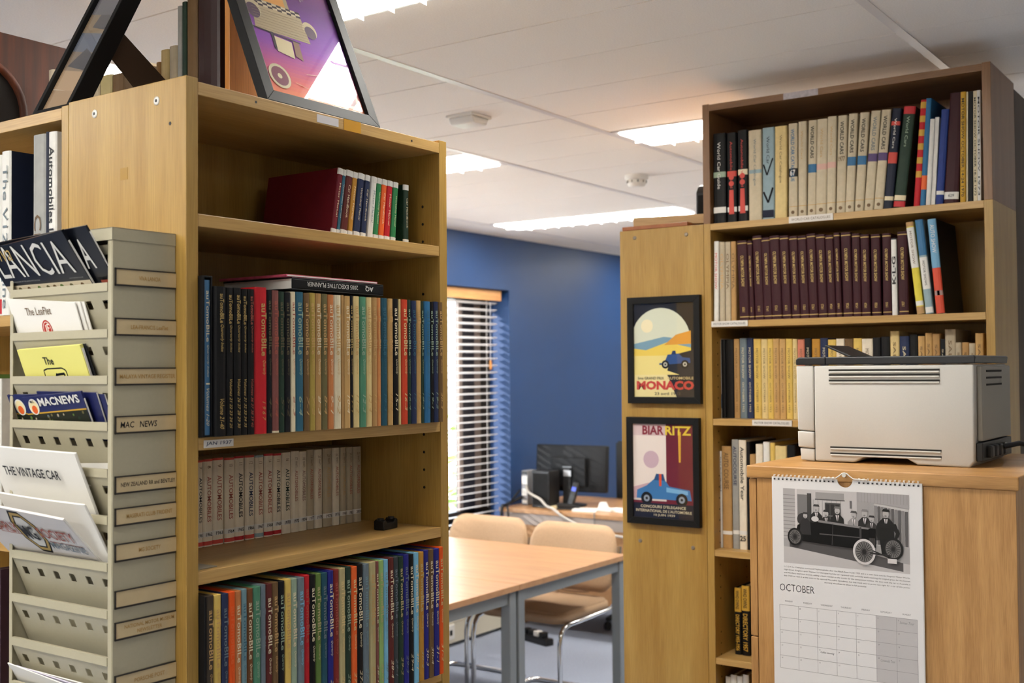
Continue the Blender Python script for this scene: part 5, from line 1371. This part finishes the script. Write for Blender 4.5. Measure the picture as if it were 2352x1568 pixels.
MB().lathe([(.11, 0), (.11, .008), (.05, .014)], (0, -.02, 0), 'z', 24).build('stand_base', BLACK, t)
box('silver_badge', mat('silver_label', '#b9bcc0', .3, metal=.5), t, -.022, .028, -.0515, -.0500, .185, .222); box('top_catch', STEEL, t, -.028, .032, -.053, -.049, .238, .246)
t = thing('desk_speaker', 'square black box standing left of the monitor', 'computer box', (5.86, 3.946, .7505), -PI / 2)
box('body', BLACK, t, 0, .127, 0, .12, 0, .225, .004); box('front_grille', mat('black_cloth', '#0a0a0b', .95), t, .01, .12, -.002, 0, .015, .21)
t = thing('network_router', 'small grey and white box on edge at the left end of the desk', 'router', (5.93, 4.07, .7505), -PI / 2)
box('body', mat('grey_box', '#8d8d90', .5), t, 0, .045, 0, .10, 0, .215, .004)
for z0, z1 in ((.13, .18), (.06, .10), (.012, .03)): box('white_panel', WHITE, t, .004, .041, -.002, 0, z0, z1)
box('top_strip', BLACK, t, .002, .043, -.0025, 0, .19, .21)
t = thing('cordless_phone', 'black cordless phone with a blue glow in its cradle', 'phone', (5.90, 3.70, .7505), -PI / 2)
box('cradle', BLACK, t, -.035, .035, -.03, .05, 0, .03, .006); h = box('handset', BLACK, t, -.022, .022, -.008, .016, .02, .165, .008, 3); h.rotation_euler = (math.radians(-14), math.radians(10), 0)
bs = box('blue_display', mat('blue_display_glow', '#3a4fc0', .4, emit=.6), h, -.014, .014, -.0095, -.0078, .11, .135)
t = thing('tape_dispenser', 'white tape dispenser and holder on the right of the desk', 'dispenser', (5.88, 3.50, .7505), -PI / 2)
MB().prism([(0, 0), (.10, 0), (.10, .018), (.07, .024), (.055, .055), (.025, .055), (.012, .02), (0, .016)], 0, .035, 'y').build('body', WHITE, t, .003)
MB().lathe([(.017, 0), (.017, .02)], (.04, .008, .038), 'y', 18).build('tape_roll', mat('blue_tape', '#5f8fb8', .4), t)
for k, (yy, xx, a, c, lb) in enumerate(((3.62, 5.80, .2, PAPER, 'flat white envelope lying by the phone'), (3.46, 5.93, -.3, PAPER, 'white papers stacked behind the tape dispenser'), (3.90, 5.86, .1, mat('manila', '#cdbb92', .7), 'manila notepad left of the phone'))):
    t = thing('paper_stack', lb, 'papers', (xx, yy, .7505), -PI / 2 + a)
    for q in range(3):
        o = box('sheet', c, t, 0, .15, 0, .10, .004 * q, .004 * q + .0036); o.rotation_euler = (0, 0, .06 * q)
t = thing('stapler', 'black stapler lying near the desk edge', 'stapler', (5.82, 3.74, .7505), -PI / 2 + .4)
box('base', BLACK, t, 0, .14, 0, .03, 0, .012, .003); MB().prism([(0, .014), (.14, .014), (.14, .022), (.06, .036), (0, .04)], .003, .027, 'y').build('arm', BLACK, t, .003)
def cable(label, pts, r, m):
    t = thing('desk_cable', label, 'cable', (0, 0, 0))
    P = [Vector(p) for p in pts]; out = []
    for i in range(len(P) - 1):
        a, b_, c, d = P[max(i - 1, 0)], P[i], P[i + 1], P[min(i + 2, len(P) - 1)]
        for k in range(6):
            u = k / 6; out.append(.5 * ((2 * b_) + (c - a) * u + (2 * a - 5 * b_ + 4 * c - d) * u * u + (3 * b_ - a - 3 * c + d) * u ** 3))
    out.append(P[-1]); MB().tube(out, r, 6).build('cable', m, t)
cable('white cable drooping across the front of the desk', [(5.925, 4.03, .87), (5.848, 3.96, .84), (5.838, 3.87, .805), (5.80, 3.80, .772), (5.752, 3.72, .764), (5.736, 3.66, .735), (5.735, 3.58, .70), (5.735, 3.45, .665), (5.735, 3.30, .64), (5.74, 3.10, .63)], .008, mat('white_cable', '#b9b2a8', .5))
cable('black cable bundle hanging down at the desk end beside the wall', [(5.92, 4.06, .80), (5.80, 4.095, .763), (5.747, 4.09, .758), (5.735, 4.088, .70), (5.735, 4.08, .55), (5.735, 4.09, .40), (5.74, 4.10, .10), (5.73, 4.06, .0125)], .010, BLACK)
cable('second black cable hanging beside the desk end', [(5.93, 4.085, .84), (5.78, 4.07, .762), (5.746, 4.05, .756), (5.736, 4.04, .72), (5.735, 4.02, .50), (5.735, 4.05, .20), (5.72, 4.0, .0125)], .006, BLACK)
cable('brown cable sagging in front of the desk panel', [(5.78, 3.75, .35), (5.74, 3.66, .30), (5.73, 3.50, .30), (5.73, 3.35, .345), (5.74, 3.20, .42)], .005, mat('brown_cable', '#6b4a30', .6))
cable('thin grey cable dangling at the right of the desk front', [(5.76, 3.44, .756), (5.742, 3.43, .74), (5.735, 3.42, .66), (5.735, 3.40, .55)], .004, mat('grey_cable', '#6f6a66', .6))
t = thing('power_strip', 'black adaptor strip on the floor under the desk edge', 'power strip', (5.60, 3.76, 0), -.3)
box('body', BLACK, t, -.03, .03, -.14, .14, 0, .04, .005)
for yy in (-.1, -.05, 0, .05): box('plug', WHITE if yy == -.05 else BLACK, t, -.022, .022, yy, yy + .035, .04, .07, .004)
# black office chair behind the desk
t = thing('office_chair', 'black office chair behind the desk, cut by the poster panel', 'chair', (6.47, 3.55, 0), PI)
o = link('seat', cushion(.48, .50, .07, .08), t); o.location = (.1, 0, .48); o.data.materials[0] = mat('black_chair_fabric', '#2a2c2e', .9, noise=.1, scale=200)
o = link('backrest', cushion(.05, .46, .52, .02), t); o.location = (-.16, 0, .86); o.data.materials[0] = _M['black_chair_fabric']
MB().tube([(0.1, 0, .45), (.1, 0, .10)], .025, 10).build('gas_column', BLACK, t); MB().tube([(-.02, 0, .47), (-.19, 0, .50), (-.20, 0, .70)], .02, 8).build('back_bar', BLACK, t)
for k in range(5):
    a = 2 * PI * k / 5; MB().tube([(.1, 0, .10), (.1 + .28 * math.cos(a), .28 * math.sin(a), .065)], [.025, .015], 8).build('base_arm', BLACK, t)
    MB().lathe([(.025, -.012), (.025, .012)], (.1 + .28 * math.cos(a), .28 * math.sin(a), .026), 'y', 14).build('castor', BLACK, t)
